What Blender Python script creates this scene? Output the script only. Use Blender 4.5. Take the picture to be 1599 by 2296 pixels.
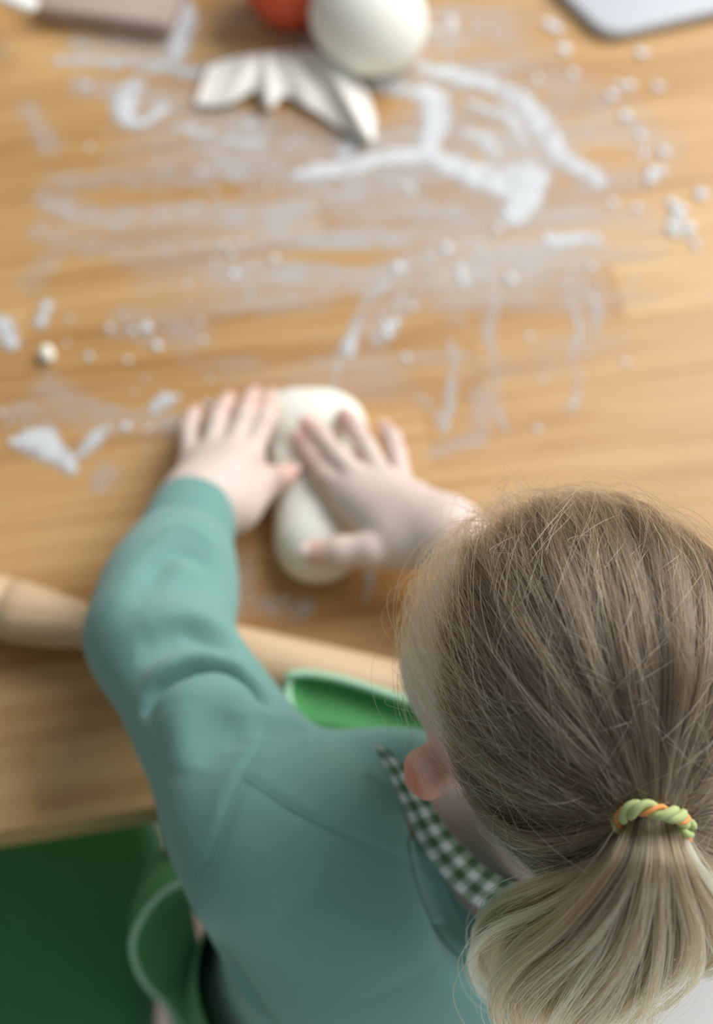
import bpy, math, random
import numpy as np
from mathutils import Vector, Matrix
from mathutils.bvhtree import BVHTree

for o in list(bpy.data.objects):
    bpy.data.objects.remove(o)
scene = bpy.context.scene
COL = scene.collection
rng = np.random.default_rng(7)
random.seed(7)
T = 0.72                                     # height of the table top

# ------------------------------------------------------------------ camera
PITCH = math.radians(62)
CAM = np.array([0.0, -0.46, 1.585])
FPX = 3000.0
FW = np.array([0, math.cos(PITCH), -math.sin(PITCH)])
UP = np.array([0, math.sin(PITCH), math.cos(PITCH)])
RT = np.array([1.0, 0, 0])
cd = bpy.data.cameras.new('camera')
cam = bpy.data.objects.new('camera', cd)
COL.objects.link(cam)
cam.location = CAM
cam.rotation_euler = (math.pi/2 - PITCH, 0, 0)
cd.sensor_fit = 'VERTICAL'
cd.sensor_height = 36
cd.sensor_width = 24
cd.lens = 36*FPX/2296
cd.dof.use_dof = True
cd.dof.focus_distance = 0.597
cd.dof.aperture_fstop = 3.15
cd.clip_start = 0.02
scene.camera = cam

# ------------------------------------------------------------------ light
w = bpy.data.worlds.new('world')
scene.world = w
w.use_nodes = True
bg = w.node_tree.nodes['Background']
bg.inputs[0].default_value = (0.94, 0.975, 1.0, 1)
bg.inputs[1].default_value = 0.255
def area(name, loc, target, sx, sy, power, col):
    d = bpy.data.lights.new(name, 'AREA')
    d.shape = 'RECTANGLE'; d.size = sx; d.size_y = sy
    d.energy = power; d.color = col
    o = bpy.data.objects.new(name, d)
    COL.objects.link(o)
    o.location = loc
    o.rotation_euler = (Vector(target)-Vector(loc)).to_track_quat('-Z', 'Y').to_euler()
    return o
area('window_light', (1.75, 1.30, 2.75), (0, 0.20, 0.72), 2.8, 2.2, 142, (1.0, 0.99, 0.98))
area('rear_window_light', (2.2, -2.0, 1.2), (0.3, -0.55, 0.0), 1.6, 1.6, 20, (0.86, 0.95, 1.0))
scene.view_settings.view_transform = 'Standard'
scene.view_settings.look = 'None'
scene.view_settings.exposure = 0.0
scene.view_settings.gamma = 1.0
scene.view_settings.use_curve_mapping = False
scene.cycles.use_denoising = True
scene.cycles.max_bounces = 8
scene.cycles.transparent_max_bounces = 12

# ------------------------------------------------------------------ helpers
def ray(px, py):
    return FW + (px-799.5)/FPX*RT + (1148-py)/FPX*UP
def P(px, py, z):                            # the point of height z seen at a pixel
    r = ray(px, py); return CAM + r*((z-CAM[2])/r[2])
def PD(px, py, d):                           # the point at depth d seen at a pixel
    return CAM + ray(px, py)*d
def nrm(v):
    v = np.asarray(v, float); return v/np.linalg.norm(v)

def lin(r, g, b):
    f = lambda c: (c/255/12.92 if c <= 10.3 else ((c/255+0.055)/1.055)**2.4)
    return (f(r), f(g), f(b), 1)

def link(o, parent=None):
    COL.objects.link(o)
    if parent is not None: o.parent = parent
    return o
def mesh_obj(name, v, f, m=None, parent=None, smooth=True, attrs=None, uv=None):
    me = bpy.data.meshes.new(name)
    v = np.asarray(v, np.float32)
    if isinstance(f, np.ndarray):
        n, k = f.shape
        me.vertices.add(len(v)); me.vertices.foreach_set('co', v.ravel())
        me.loops.add(n*k); me.loops.foreach_set('vertex_index', f.astype(np.int32).ravel())
        me.polygons.add(n); me.polygons.foreach_set('loop_start', np.arange(0, n*k, k, dtype=np.int32))
        me.update(calc_edges=True)
    else:
        me.from_pydata(v.tolist(), [], f)
        me.update()
    if smooth: me.polygons.foreach_set('use_smooth', np.ones(len(me.polygons), bool))
    for an, av in (attrs or {}).items():
        a = me.attributes.new(an, 'FLOAT', 'POINT'); a.data.foreach_set('value', np.asarray(av, np.float32))
    if uv is not None:
        u = me.uv_layers.new(name='UVMap')
        li = np.empty(len(me.loops), np.int32); me.loops.foreach_get('vertex_index', li)
        u.data.foreach_set('uv', np.asarray(uv, np.float32)[li].ravel())
    if m is not None: me.materials.append(m)
    o = bpy.data.objects.new(name, me)
    return link(o, parent)
def tag(o, label=None, cat=None, group=None, kind=None):
    if label: o['label'] = label
    if cat: o['category'] = cat
    if group: o['group'] = group
    if kind: o['kind'] = kind
    return o
def empty(name, loc=(0, 0, 0), rz=0):
    o = bpy.data.objects.new(name, None)
    o.location = loc; o.rotation_euler = (0, 0, rz)
    return link(o)
def bez(pts, n):                             # Catmull-Rom resampling through points (any dimension)
    p = np.asarray(pts, float)
    p = np.vstack([2*p[0]-p[1], p, 2*p[-1]-p[-2]])
    m = len(p)-3
    t = np.linspace(0, m-1e-9, n); i = t.astype(int); u = (t-i)[:, None]
    a, b, c, d = p[i], p[i+1], p[i+2], p[i+3]
    return 0.5*(2*b+(c-a)*u+(2*a-5*b+4*c-d)*u**2+(3*b-a-3*c+d)*u**3)
def frames(p):
    tg = np.gradient(p, axis=0); tg /= np.linalg.norm(tg, axis=1)[:, None]
    ref = np.array([0, 0, 1.0]) if abs(tg[0][2]) < 0.9 else np.array([1.0, 0, 0])
    n = nrm(np.cross(tg[0], ref)); N = []
    for t in tg:
        n = nrm(n-t*np.dot(n, t)); N.append(n)
    N = np.array(N); return tg, N, np.cross(tg, N)
def tube(pts, r, seg=10, n=None, closed=False):
    p = bez(pts, n) if n else np.asarray(pts, float)
    k = len(p); r = np.broadcast_to(np.interp(np.linspace(0, 1, k), np.linspace(0, 1, len(np.atleast_1d(r))), np.atleast_1d(r)), (k,))
    tg, N, B = frames(p)
    a = np.linspace(0, 2*math.pi, seg, endpoint=False)
    v = p[:, None]+r[:, None, None]*(np.cos(a)[None, :, None]*N[:, None]+np.sin(a)[None, :, None]*B[:, None])
    v = v.reshape(-1, 3); f = []
    for i in range(k-1 if not closed else k):
        for j in range(seg):
            i2 = (i+1) % k
            f.append((i*seg+j, i*seg+(j+1) % seg, i2*seg+(j+1) % seg, i2*seg+j))
    if not closed:
        f.append(tuple(range(seg))[::-1]); f.append(tuple(range((k-1)*seg, k*seg)))
    return v, f
def lathe(prof, seg=32):                     # prof: (radius, height) around z
    a = np.linspace(0, 2*math.pi, seg, endpoint=False)
    v = [(r*math.cos(t), r*math.sin(t), z) for r, z in prof for t in a]; f = []
    for i in range(len(prof)-1):
        for j in range(seg):
            f.append((i*seg+j, i*seg+(j+1) % seg, (i+1)*seg+(j+1) % seg, (i+1)*seg+j))
    if prof[0][0] > 1e-6: f.append(tuple(range(seg))[::-1])
    if prof[-1][0] > 1e-6: f.append(tuple(range((len(prof)-1)*seg, len(prof)*seg)))
    return v, f
def slab(outline, z0, z1, bev=0.004):        # rounded-edge prism from an outline (counter-clockwise)
    o = np.asarray(outline, float); c = o.mean(0); n = len(o)
    def ins(d):
        q = o-c; l = np.linalg.norm(q, axis=1)[:, None]; return c+q*(l-d)/l
    rings = [(ins(bev), z0), (o, z0+bev*.6), (o, z1-bev), (ins(bev*.35), z1-bev*.3), (ins(bev*1.1), z1)]
    v = [(x, y, z) for r, z in rings for x, y in r]; f = []
    for i in range(len(rings)-1):
        for j in range(n):
            f.append((i*n+j, i*n+(j+1) % n, (i+1)*n+(j+1) % n, (i+1)*n+j))
    f.append(tuple(range(n))[::-1]); f.append(tuple(range((len(rings)-1)*n, len(rings)*n)))
    return v, f
def roundrect(w, h, r, seg=6):
    out = []
    for cx, cy, a0 in ((w/2-r, h/2-r, 0), (-w/2+r, h/2-r, 90), (-w/2+r, -h/2+r, 180), (w/2-r, -h/2+r, 270)):
        for i in range(seg+1):
            a = math.radians(a0+90*i/seg); out.append((cx+r*math.cos(a), cy+r*math.sin(a)))
    return np.array(out)
def sheet(grid, thick):                      # a cloth of some thickness from an (m, n, 3) grid
    g = np.asarray(grid, float); m, n, _ = g.shape
    du = np.gradient(g, axis=0); dv = np.gradient(g, axis=1)
    N = np.cross(du, dv); N /= np.linalg.norm(N, axis=2)[..., None]+1e-9
    a = (g+N*thick/2).reshape(-1, 3); b = (g-N*thick/2).reshape(-1, 3)
    v = np.vstack([a, b]); f = []; q = m*n
    for i in range(m-1):
        for j in range(n-1):
            k = i*n+j
            f.append((k, k+n, k+n+1, k+1)); f.append((q+k, q+k+1, q+k+n+1, q+k+n))
    bd = [i*n for i in range(m)]+[(m-1)*n+j for j in range(1, n)]+[i*n+n-1 for i in range(m-2, -1, -1)]+[j for j in range(n-2, 0, -1)]
    for x, y in zip(bd, bd[1:]+bd[:1]): f.append((x, y, q+y, q+x))
    return v, f

# ---- distance fields and surface nets
def d_cone(p, a, b, ra, rb):
    ba = b-a; h = np.clip((p-a)@ba/np.dot(ba, ba), 0, 1)
    return np.linalg.norm(p-a-h[..., None]*ba, axis=-1)-(ra+(rb-ra)*h)
def d_ell(p, c, M, r):
    q = (p-c)@M.T
    k0 = np.linalg.norm(q/r, axis=-1); k1 = np.linalg.norm(q/(r*r), axis=-1)
    return np.where(k1 > 1e-9, k0*(k0-1)/np.maximum(k1, 1e-9), -np.min(r))
class Field:
    def __init__(s): s.pr = []
    def cone(s, a, b, ra, rb, k=0.012): s.pr.append(('c', (np.asarray(a, float), np.asarray(b, float), ra, rb), k, 1)); return s
    def ell(s, c, r, k=0.012, M=None, op=1):
        s.pr.append(('e', (np.asarray(c, float), np.eye(3) if M is None else np.asarray(M), np.asarray(r, float)), k, op)); return s
    def chain(s, pts, rs, k=0.012):
        for i in range(len(pts)-1): s.cone(pts[i], pts[i+1], rs[i], rs[i+1], k)
        return s
    def ev(s, pr, p): return (d_cone if pr[0] == 'c' else d_ell)(p, *pr[1])
    def bounds(s):
        lo, hi = np.full(3, 9.), np.full(3, -9.)
        for t, a, k, op in s.pr:
            if t == 'c': pts = [(a[0], a[2]), (a[1], a[3])]
            else: pts = [(a[0], max(a[2]))]
            for c, r in pts: lo = np.minimum(lo, c-r-k); hi = np.maximum(hi, c+r+k)
        return lo-.01, hi+.01
    def build(s, h, smooth=2):
        lo, hi = s.bounds(); Bn = 12; bs = Bn*h
        nb = np.ceil((hi-lo)/bs).astype(int)
        ix = np.stack(np.meshgrid(*[np.arange(n) for n in nb], indexing='ij'), -1).reshape(-1, 3)
        rad = bs*math.sqrt(3)/2+2*h
        for _ in range(1):
            cen = lo+(ix+.5)*bs
            D = np.stack([s.ev(q, cen) for q in s.pr])
            add = np.array([q[3] for q in s.pr]) > 0
            mn = D[add].min(0)
            mk = max(q[2] for q in s.pr)
            keep = (mn < rad*1.5+mk)
            keep &= (D[add].min(0) > -rad*2.2)
            ix, D, cen = ix[keep], D[:, keep], cen[keep]
        g = np.arange(Bn+2)-1
        loc = np.stack(np.meshgrid(g, g, g, indexing='ij'), -1).reshape(-1, 3)
        val = np.full((len(ix), len(loc)), 9.0, np.float32)
        org = ix*Bn
        mind = D[np.array([q[3] for q in s.pr]) > 0].min(0)
        for qi, q in enumerate(s.pr):
            sel = np.where(D[qi] < np.maximum(mind, 0)+2.4*rad+q[2])[0]
            for c0 in range(0, len(sel), 300):
                ss = sel[c0:c0+300]
                pts = lo+(org[ss][:, None, :]+loc[None])*h
                d = s.ev(q, pts).astype(np.float32); o = val[ss]; k = q[2]
                if q[3] > 0:
                    hh = np.maximum(k-np.abs(o-d), 0)/k
                    val[ss] = np.minimum(o, d)-hh*hh*k*.25
                else:
                    hh = np.maximum(k-np.abs(o+d), 0)/k
                    val[ss] = np.maximum(o, -d)+hh*hh*k*.25
        n = Bn+2
        val = val.reshape(-1, n, n, n)
        act = (val.min((1, 2, 3)) < 0) & (val.max((1, 2, 3)) > 0)
        val, org = val[act], org[act]
        ins = val < 0
        m = n-1
        cnt = np.zeros((len(val), m, m, m), np.int16); pos = np.zeros((len(val), m, m, m, 3), np.float32)
        cor = [(a, b, c) for a in (0, 1) for b in (0, 1) for c in (0, 1)]
        sl = lambda A, c: A[:, c[0]:c[0]+m, c[1]:c[1]+m, c[2]:c[2]+m]
        for c in cor:
            for ax in range(3):
                if c[ax] == 0:
                    e = list(c); e[ax] = 1
                    a, b = sl(val, c), sl(val, e)
                    x = (a < 0) != (b < 0)
                    t = np.where(x, a/np.where(x, a-b, 1), 0)
                    cnt += x
                    for k in range(3):
                        pos[..., k] += np.where(x, c[k]+(t if k == ax else 0), 0)
        w_ = np.where(cnt > 0)
        vp = pos[w_]/cnt[w_][:, None]
        gc = org[w_[0]]+np.stack(w_[1:], -1)-1
        V = lo+(gc+vp)*h
        dim = (nb+2)*Bn+4
        key = ((gc[:, 0]+2)*dim[1]+(gc[:, 1]+2))*dim[2]+(gc[:, 2]+2)
        uq, first, inv = np.unique(key, return_index=True, return_inverse=True)
        V = V[first]
        idm = np.full(cnt.shape, -1, np.int64); idm[w_] = inv
        F = []
        r = slice(1, Bn+1); z = slice(0, Bn)
        for ax in range(3):
            a = ins[:, 1:Bn+1, 1:Bn+1, 1:Bn+1]
            s2 = [slice(None)]+[slice(1, Bn+1)]*3; s2[ax+1] = slice(2, Bn+2)
            b = ins[tuple(s2)]
            x = a != b
            o1, o2 = [(1, 2), (2, 0), (0, 1)][ax]
            def cell(d1, d2):
                ss = [slice(None)]+[r]*3
                if d1: ss[o1+1] = z
                if d2: ss[o2+1] = z
                return idm[tuple(ss)][x]
            q = np.stack([cell(1, 1), cell(0, 1), cell(0, 0), cell(1, 0)], -1)
            fl = ~a[x]
            q[fl] = q[fl][:, ::-1]
            F.append(q)
        F = np.vstack(F); F = F[(F >= 0).all(1)]
        for _ in range(smooth): V = lap(V, F)
        return V, F
def biggest(V, F):                           # keep the largest connected piece
    l = np.arange(len(V))
    while True:
        m = l[F].min(1); n = l.copy()
        for i in range(4): np.minimum.at(n, F[:, i], m)
        n = n[n]
        if (n == l).all(): break
        l = n
    r = np.bincount(l).argmax(); k = l == r; ix = np.cumsum(k)-1
    return V[k], ix[F[k[F[:, 0]]]]
def lap(V, F, lam=0.5):
    acc = np.zeros_like(V); c = np.zeros(len(V))
    for i in range(4):
        a, b = F[:, i], F[:, (i+1) % 4]
        for k in range(3): acc[:, k] += np.bincount(a, V[b, k], len(V))
        c += np.bincount(a, minlength=len(V))
    return V+lam*(acc/np.maximum(c, 1)[:, None]-V)
def vnormals(V, F):
    n = np.cross(V[F[:, 2]]-V[F[:, 0]], V[F[:, 3]]-V[F[:, 1]])
    N = np.zeros_like(V)
    for i in range(4):
        for k in range(3): N[:, k] += np.bincount(F[:, i], n[:, k], len(V))
    return N/(np.linalg.norm(N, axis=1)[:, None]+1e-12)
def polydist(V, poly):
    d = np.full(len(V), 9.0); side = np.zeros(len(V)); tt = np.zeros(len(V))
    for i in range(len(poly)-1):
        a, b = poly[i], poly[i+1]; ba = b-a
        h = np.clip((V-a)@ba/np.dot(ba, ba), 0, 1)
        e = np.linalg.norm(V-a-h[:, None]*ba, axis=1)
        m = e < d
        d[m] = e[m]; tt[m] = (i+h[m])/(len(poly)-1)
    return d, tt

# ------------------------------------------------------------------ materials
def mat(name, col, rough=0.6, bump=0, bscale=200, var=0.0, vscale=30, sss=0, sheen=0, spec=0.4, coat=0):
    m = bpy.data.materials.new(name); m.use_nodes = True
    nt = m.node_tree; b = nt.nodes['Principled BSDF']
    b.inputs['Base Color'].default_value = col
    b.inputs['Roughness'].default_value = rough
    b.inputs['Specular IOR Level'].default_value = spec
    if sss:
        b.inputs['Subsurface Weight'].default_value = sss
        b.inputs['Subsurface Radius'].default_value = (0.006, 0.0025, 0.0015)
        b.inputs['Subsurface Scale'].default_value = 1
    if sheen:
        b.inputs['Sheen Weight'].default_value = sheen; b.inputs['Sheen Roughness'].default_value = 0.5
    if coat: b.inputs['Coat Weight'].default_value = coat
    tc = nt.nodes.new('ShaderNodeTexCoord')
    if var:
        n = nt.nodes.new('ShaderNodeTexNoise'); n.inputs['Scale'].default_value = vscale; n.inputs['Detail'].default_value = 5
        nt.links.new(tc.outputs['Object'], n.inputs['Vector'])
        mx = nt.nodes.new('ShaderNodeMix'); mx.data_type = 'RGBA'
        mx.inputs[6].default_value = tuple(c*(1-var) for c in col[:3])+(1,)
        mx.inputs[7].default_value = tuple(min(1, c*(1+var)) for c in col[:3])+(1,)
        nt.links.new(n.outputs['Fac'], mx.inputs[0]); nt.links.new(mx.outputs[2], b.inputs['Base Color'])
    if bump:
        n = nt.nodes.new('ShaderNodeTexNoise'); n.inputs['Scale'].default_value = bscale; n.inputs['Detail'].default_value = 4
        nt.links.new(tc.outputs['Object'], n.inputs['Vector'])
        bp = nt.nodes.new('ShaderNodeBump'); bp.inputs['Strength'].default_value = bump; bp.inputs['Distance'].default_value = 0.001
        nt.links.new(n.outputs['Fac'], bp.inputs['Height']); nt.links.new(bp.outputs[0], b.inputs['Normal'])
    return m
def wood(name, c1, c2, rough=0.38, scale=1.0, rnd=0.35, spec=0.4):
    m = bpy.data.materials.new(name); m.use_nodes = True
    nt = m.node_tree; b = nt.nodes['Principled BSDF']; L = nt.links.new
    b.inputs['Roughness'].default_value = rough; b.inputs['Specular IOR Level'].default_value = spec
    tc = nt.nodes.new('ShaderNodeTexCoord'); oi = nt.nodes.new('ShaderNodeObjectInfo')
    mu = nt.nodes.new('ShaderNodeMath'); mu.operation = 'MULTIPLY'; mu.inputs[1].default_value = 37
    L(oi.outputs['Random'], mu.inputs[0])
    cb = nt.nodes.new('ShaderNodeCombineXYZ'); L(mu.outputs[0], cb.inputs[0]); L(mu.outputs[0], cb.inputs[1])
    va = nt.nodes.new('ShaderNodeVectorMath'); va.operation = 'ADD'
    L(tc.outputs['Object'], va.inputs[0]); L(cb.outputs[0], va.inputs[1])
    mp = nt.nodes.new('ShaderNodeMapping'); mp.inputs['Scale'].default_value = (2.2*scale, 34*scale, 34*scale)
    L(va.outputs[0], mp.inputs[0])
    n1 = nt.nodes.new('ShaderNodeTexNoise'); n1.inputs['Scale'].default_value = 1.6; n1.inputs['Detail'].default_value = 6; n1.inputs['Distortion'].default_value = 0.8
    L(mp.outputs[0], n1.inputs['Vector'])
    mp2 = nt.nodes.new('ShaderNodeMapping'); mp2.inputs['Scale'].default_value = (9*scale, 420*scale, 420*scale); L(va.outputs[0], mp2.inputs[0])
    n2 = nt.nodes.new('ShaderNodeTexNoise'); n2.inputs['Scale'].default_value = 1; n2.inputs['Detail'].default_value = 3; L(mp2.outputs[0], n2.inputs['Vector'])
    ad = nt.nodes.new('ShaderNodeMath'); ad.operation = 'MULTIPLY_ADD'; ad.inputs[1].default_value = 0.25; L(n2.outputs['Fac'], ad.inputs[0]); L(n1.outputs['Fac'], ad.inputs[2])
    r1 = nt.nodes.new('ShaderNodeMath'); r1.operation = 'MULTIPLY_ADD'; r1.inputs[1].default_value = rnd; L(oi.outputs['Random'], r1.inputs[0]); L(ad.outputs[0], r1.inputs[2])
    mr = nt.nodes.new('ShaderNodeMapRange'); mr.inputs['From Min'].default_value = 0.42; mr.inputs['From Max'].default_value = 0.82+rnd
    L(r1.outputs[0], mr.inputs['Value'])
    mx = nt.nodes.new('ShaderNodeMix'); mx.data_type = 'RGBA'; mx.inputs[6].default_value = c1; mx.inputs[7].default_value = c2
    L(mr.outputs[0], mx.inputs[0]); L(mx.outputs[2], b.inputs['Base Color'])
    bp = nt.nodes.new('ShaderNodeBump'); bp.inputs['Strength'].default_value = 0.08; bp.inputs['Distance'].default_value = 0.0006
    L(n2.outputs['Fac'], bp.inputs['Height']); L(bp.outputs[0], b.inputs['Normal'])
    return m
def attr_mix(m, attr, col2):                 # blends the base colour to col2 by a point attribute
    nt = m.node_tree; b = nt.nodes['Principled BSDF']; L = nt.links.new
    a = nt.nodes.new('ShaderNodeAttribute'); a.attribute_name = attr
    mx = nt.nodes.new('ShaderNodeMix'); mx.data_type = 'RGBA'
    if b.inputs['Base Color'].is_linked:
        L(b.inputs['Base Color'].links[0].from_socket, mx.inputs[6])
    else: mx.inputs[6].default_value = b.inputs['Base Color'].default_value
    mx.inputs[7].default_value = col2
    L(a.outputs['Fac'], mx.inputs[0]); L(mx.outputs[2], b.inputs['Base Color'])
    return m

M_table = wood('oak_staves', lin(158, 112, 60), lin(212, 174, 120))
M_leg = wood('oak_legs', lin(150, 98, 48), lin(200, 150, 90))
M_pin = wood('beech', lin(184, 150, 114), lin(220, 190, 154), rough=0.5, scale=1.5, rnd=0.1)
M_board = wood('floured_board', lin(160, 140, 128), lin(200, 182, 172), rough=0.7, rnd=0.1)
M_floor = mat('pale_floor', lin(250, 251, 252), 0.5, var=0.03, vscale=3)
M_dough = mat('dough', lin(238, 238, 226), 0.62, bump=0.25, bscale=60, var=0.04, vscale=25, sss=0.25)
M_scrap = mat('floured_dough', lin(238, 236, 228), 0.8, bump=0.3, bscale=90, var=0.05, vscale=40)
M_white = mat('white_plastic', lin(192, 197, 203), 0.35)
M_cream = mat('white_ceramic', lin(246, 246, 240), 0.3, coat=0.3)
M_red = mat('red_ceramic', lin(214, 92, 60), 0.35)
M_green = mat('green_upholstery', lin(66, 142, 92), 0.85, bump=0.4, bscale=700, var=0.06, vscale=60, sheen=0.2)
M_sweat = mat('teal_fleece', lin(116, 163, 155), 0.9, bump=0.5, bscale=1500, var=0.05, vscale=220, sheen=0.25)
M_rib = mat('teal_rib', lin(110, 158, 150), 0.9, bump=0.5, bscale=1500, var=0.05, vscale=220, sheen=0.2)
M_apron = mat('green_cotton', lin(76, 144, 84), 0.85, bump=0.3, bscale=1200, var=0.05, vscale=150, sheen=0.1)
M_bind = mat('pale_green_binding', lin(172, 212, 180), 0.85, bump=0.3, bscale=1200)
M_skin = mat('skin', lin(218, 199, 189), 0.5, var=0.03, vscale=60, sss=0.3, bump=0.1, bscale=900)
attr_mix(M_skin, 'flush', lin(226, 142, 116))
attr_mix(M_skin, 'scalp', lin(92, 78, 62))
M_nail = mat('nail', lin(244, 214, 206), 0.25, spec=0.6)
M_eye = mat('eye_white', lin(240, 240, 240), 0.2)
M_iris = mat('iris', lin(60, 70, 70), 0.2)
M_trouser = mat('dark_knit', lin(48, 66, 72), 0.9, bump=0.4, bscale=1200)
M_shoe = mat('grey_felt', lin(120, 120, 118), 0.9, bump=0.4, bscale=900)
M_tie = mat('lime_elastic', lin(180, 196, 132), 0.8, bump=0.4, bscale=2500)
M_tie2 = mat('orange_thread', lin(240, 160, 92), 0.8, bump=0.4, bscale=2500)

# ------------------------------------------------------------------ floor
v, f = slab(roundrect(7, 7, .01, 1), -0.02, 0, .002)
fl = mesh_obj('floor', v, f, M_floor, smooth=False); tag(fl, 'pale plain floor', None, kind='structure')

# ------------------------------------------------------------------ table
ANG = math.radians(9)
E0 = P(165, 1838, T)
ax_x = np.array([math.cos(ANG), math.sin(ANG), 0]); ax_y = np.array([-math.sin(ANG), math.cos(ANG), 0])
TL, TW, TH = 2.0, 1.0, 0.036
t0 = E0+ax_y*0.0
table = empty('dining_table', (t0[0], t0[1], 0), ANG)
tag(table, 'long oiled butcher-block table of oak staves, dusted with flour', 'table')
SW = TW/18
for r in range(18):
    x = -TL/2
    first = True
    while x < TL/2-1e-6:
        ln = random.uniform(.32, .62)
        if first: ln *= random.uniform(.4, 1); first = False
        if TL/2-x-ln < .2: ln = TL/2-x
        lift = random.uniform(-.00012, .00012)
        e = .0005; a0, a1, b0, b1 = 0, ln, 0, SW
        vs = []
        for (ins, z) in ((0, -TH), (0, -e), (e, 0)):
            vs += [(a0+ins, b0+ins, z), (a1-ins, b0+ins, z), (a1-ins, b1-ins, z), (a0+ins, b1-ins, z)]
        fs = [(3, 2, 1, 0), (8, 9, 10, 11)]
        for lv in (0, 4):
            for j in range(4): fs.append((lv+j, lv+(j+1) % 4, lv+4+(j+1) % 4, lv+4+j))
        o = mesh_obj('plank', vs, fs, M_table, table, smooth=False)
        o.location = (x, r*SW, T+lift)
        x += ln
def box(name, x0, x1, y0, y1, z0, z1, m, par, bev=.003):
    v, f = slab(roundrect(x1-x0, y1-y0, bev, 2), z0, z1, bev)
    o = mesh_obj(name, v, f, m, par, smooth=False); o.location = ((x0+x1)/2, (y0+y1)/2, 0); return o
for sx in (-.93, .85):
    for sy in (.06, .86):
        box('leg', sx, sx+.08, sy, sy+.08, 0, T-TH, M_leg, table, .006)
for sy in (.09, .885): box('rail', -.85, .85, sy, sy+.025, T-TH-.08, T-TH, M_leg, table)
for sx in (-.905, .88): box('rail', sx, sx+.025, .14, .86, T-TH-.08, T-TH, M_leg, table)

# ------------------------------------------------------------------ flour
STROKES = [  # (density, [(x, y, width) ...]) as read from the photograph, laid on the table top
 (1., [(665,388,26),(760,380,42),(880,352,46),(960,352,60),(1050,388,80),(1130,410,92),(1180,400,110),(1165,465,74),(1135,500,40)]),
 (.85,[(945,150,40),(1040,175,55),(1130,205,60),(1190,250,60),(1230,310,60),(1250,350,55),(1300,375,50),(1352,408,30)]),
 (.8, [(1050,232,22),(1120,252,40),(1160,288,35),(1182,325,20)]),
 (.75,[(1035,295,20),(1078,302,36),(1100,332,50),(1115,352,38)]),
 (.95,[(950,200,50),(978,240,80),(972,300,60),(962,335,50)]),(.6,[(880,296,30),(950,296,30)]),
 (.75,[(840,190,40),(900,205,40),(945,228,40)]),(.75,[(888,405,18),(915,415,22),(932,438,26)]),
 (.65,[(130,135,20),(200,135,30),(300,142,42),(440,162,50)]),
 (.95,[(385,0,70),(412,35,50),(402,92,60),(386,132,30)]),
 (.9,[(300,195,62),(276,262,48),(320,275,34),(362,240,40)]),
 (1.,[(455,228,36),(520,198,64),(560,168,50)]),
 (.75,[(402,288,20),(440,294,26),(470,302,28)]),(.7,[(500,320,28),(580,326,30)]),(.7,[(552,278,26),(560,264,22)]),
 (.55,[(640,326,28),(700,324,20)]),(.8,[(770,340,50),(802,312,34)]),
 (.38,[(100,450,60),(250,490,80),(500,470,60),(800,480,70),(1100,470,60)]),
 (.3,[(90,520,56),(300,560,64),(600,540,60),(900,540,60)]),(.5,[(110,458,34),(200,482,30)]),
 (.3,[(120,410,50),(300,400,60),(460,410,50)]),(.3,[(560,430,50),(760,420,60),(900,450,60)]),
 (.34,[(180,190,60),(420,240,110),(700,330,110),(1000,300,120),(1180,330,100)]),
 (.3,[(850,480,80),(1100,430,90),(1280,430,80),(1420,400,60)]),(.25,[(1150,130,120),(1350,240,130),(1480,330,110)]),
 (.28,[(600,340,80),(900,430,80)]),(.45,[(170,100,50),(360,110,60)]),(.3,[(60,240,40),(120,330,60)]),
 (.85,[(1230,540,40),(1322,542,44)]),(.5,[(1255,578,24),(1312,602,22)]),
 (.42,[(1120,592,40),(1200,560,40),(1270,580,40),(1312,640,40),(1332,700,40),(1322,765,16)]),
 (.5,[(1285,620,25),(1292,780,20),(1282,920,20)]),
 (.45,[(1100,590,34),(1110,650,42),(1098,720,30),(1112,860,22),(1126,960,22)]),
 (.45,[(800,622,40),(870,600,40),(1000,560,40),(1110,520,40)]),(.85,[(1036,598,22),(1046,640,18)]),
 (.5,[(900,602,40),(845,650,40),(812,730,40),(772,790,30),(735,865,16)]),(.85,[(785,785,40),(802,748,26)]),
 (.5,[(1022,770,20),(1012,880,28),(988,965,22)]),(.5,[(938,890,16),(976,942,16)]),
 (.4,[(1000,600,50),(900,680,60),(850,760,50)]),(.3,[(1000,620,60),(1020,720,40)]),(.35,[(640,680,30),(760,640,34),(860,600,30)]),
 (.95,[(8,725,46),(35,770,36)]),(.9,[(102,688,32),(90,726,32)]),(.3,[(280,720,90),(420,740,120)]),(.25,[(520,660,60),(600,700,40)]),
 (.95,[(55,985,46),(100,990,68),(130,1022,38),(160,1056,26)]),(.8,[(160,1035,28),(210,996,28),(240,960,22)]),
 (.85,[(345,920,30),(372,900,36)]),(.3,[(100,860,60),(240,940,90),(400,950,70)]),(.3,[(30,930,60),(150,920,60)]),
 (.4,[(590,1350,30),(700,1362,30)]),(.55,[(832,1288,22),(815,1342,16)]),(.3,[(540,1260,60),(560,1350,60),(680,1380,40)]),
 (.3,[(1090,880,50),(1060,980,50),(960,1020,40)]),(.25,[(60,640,60),(140,560,50)]),(.4,[(240,1065,60),(215,1095,30)]),
]
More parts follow.
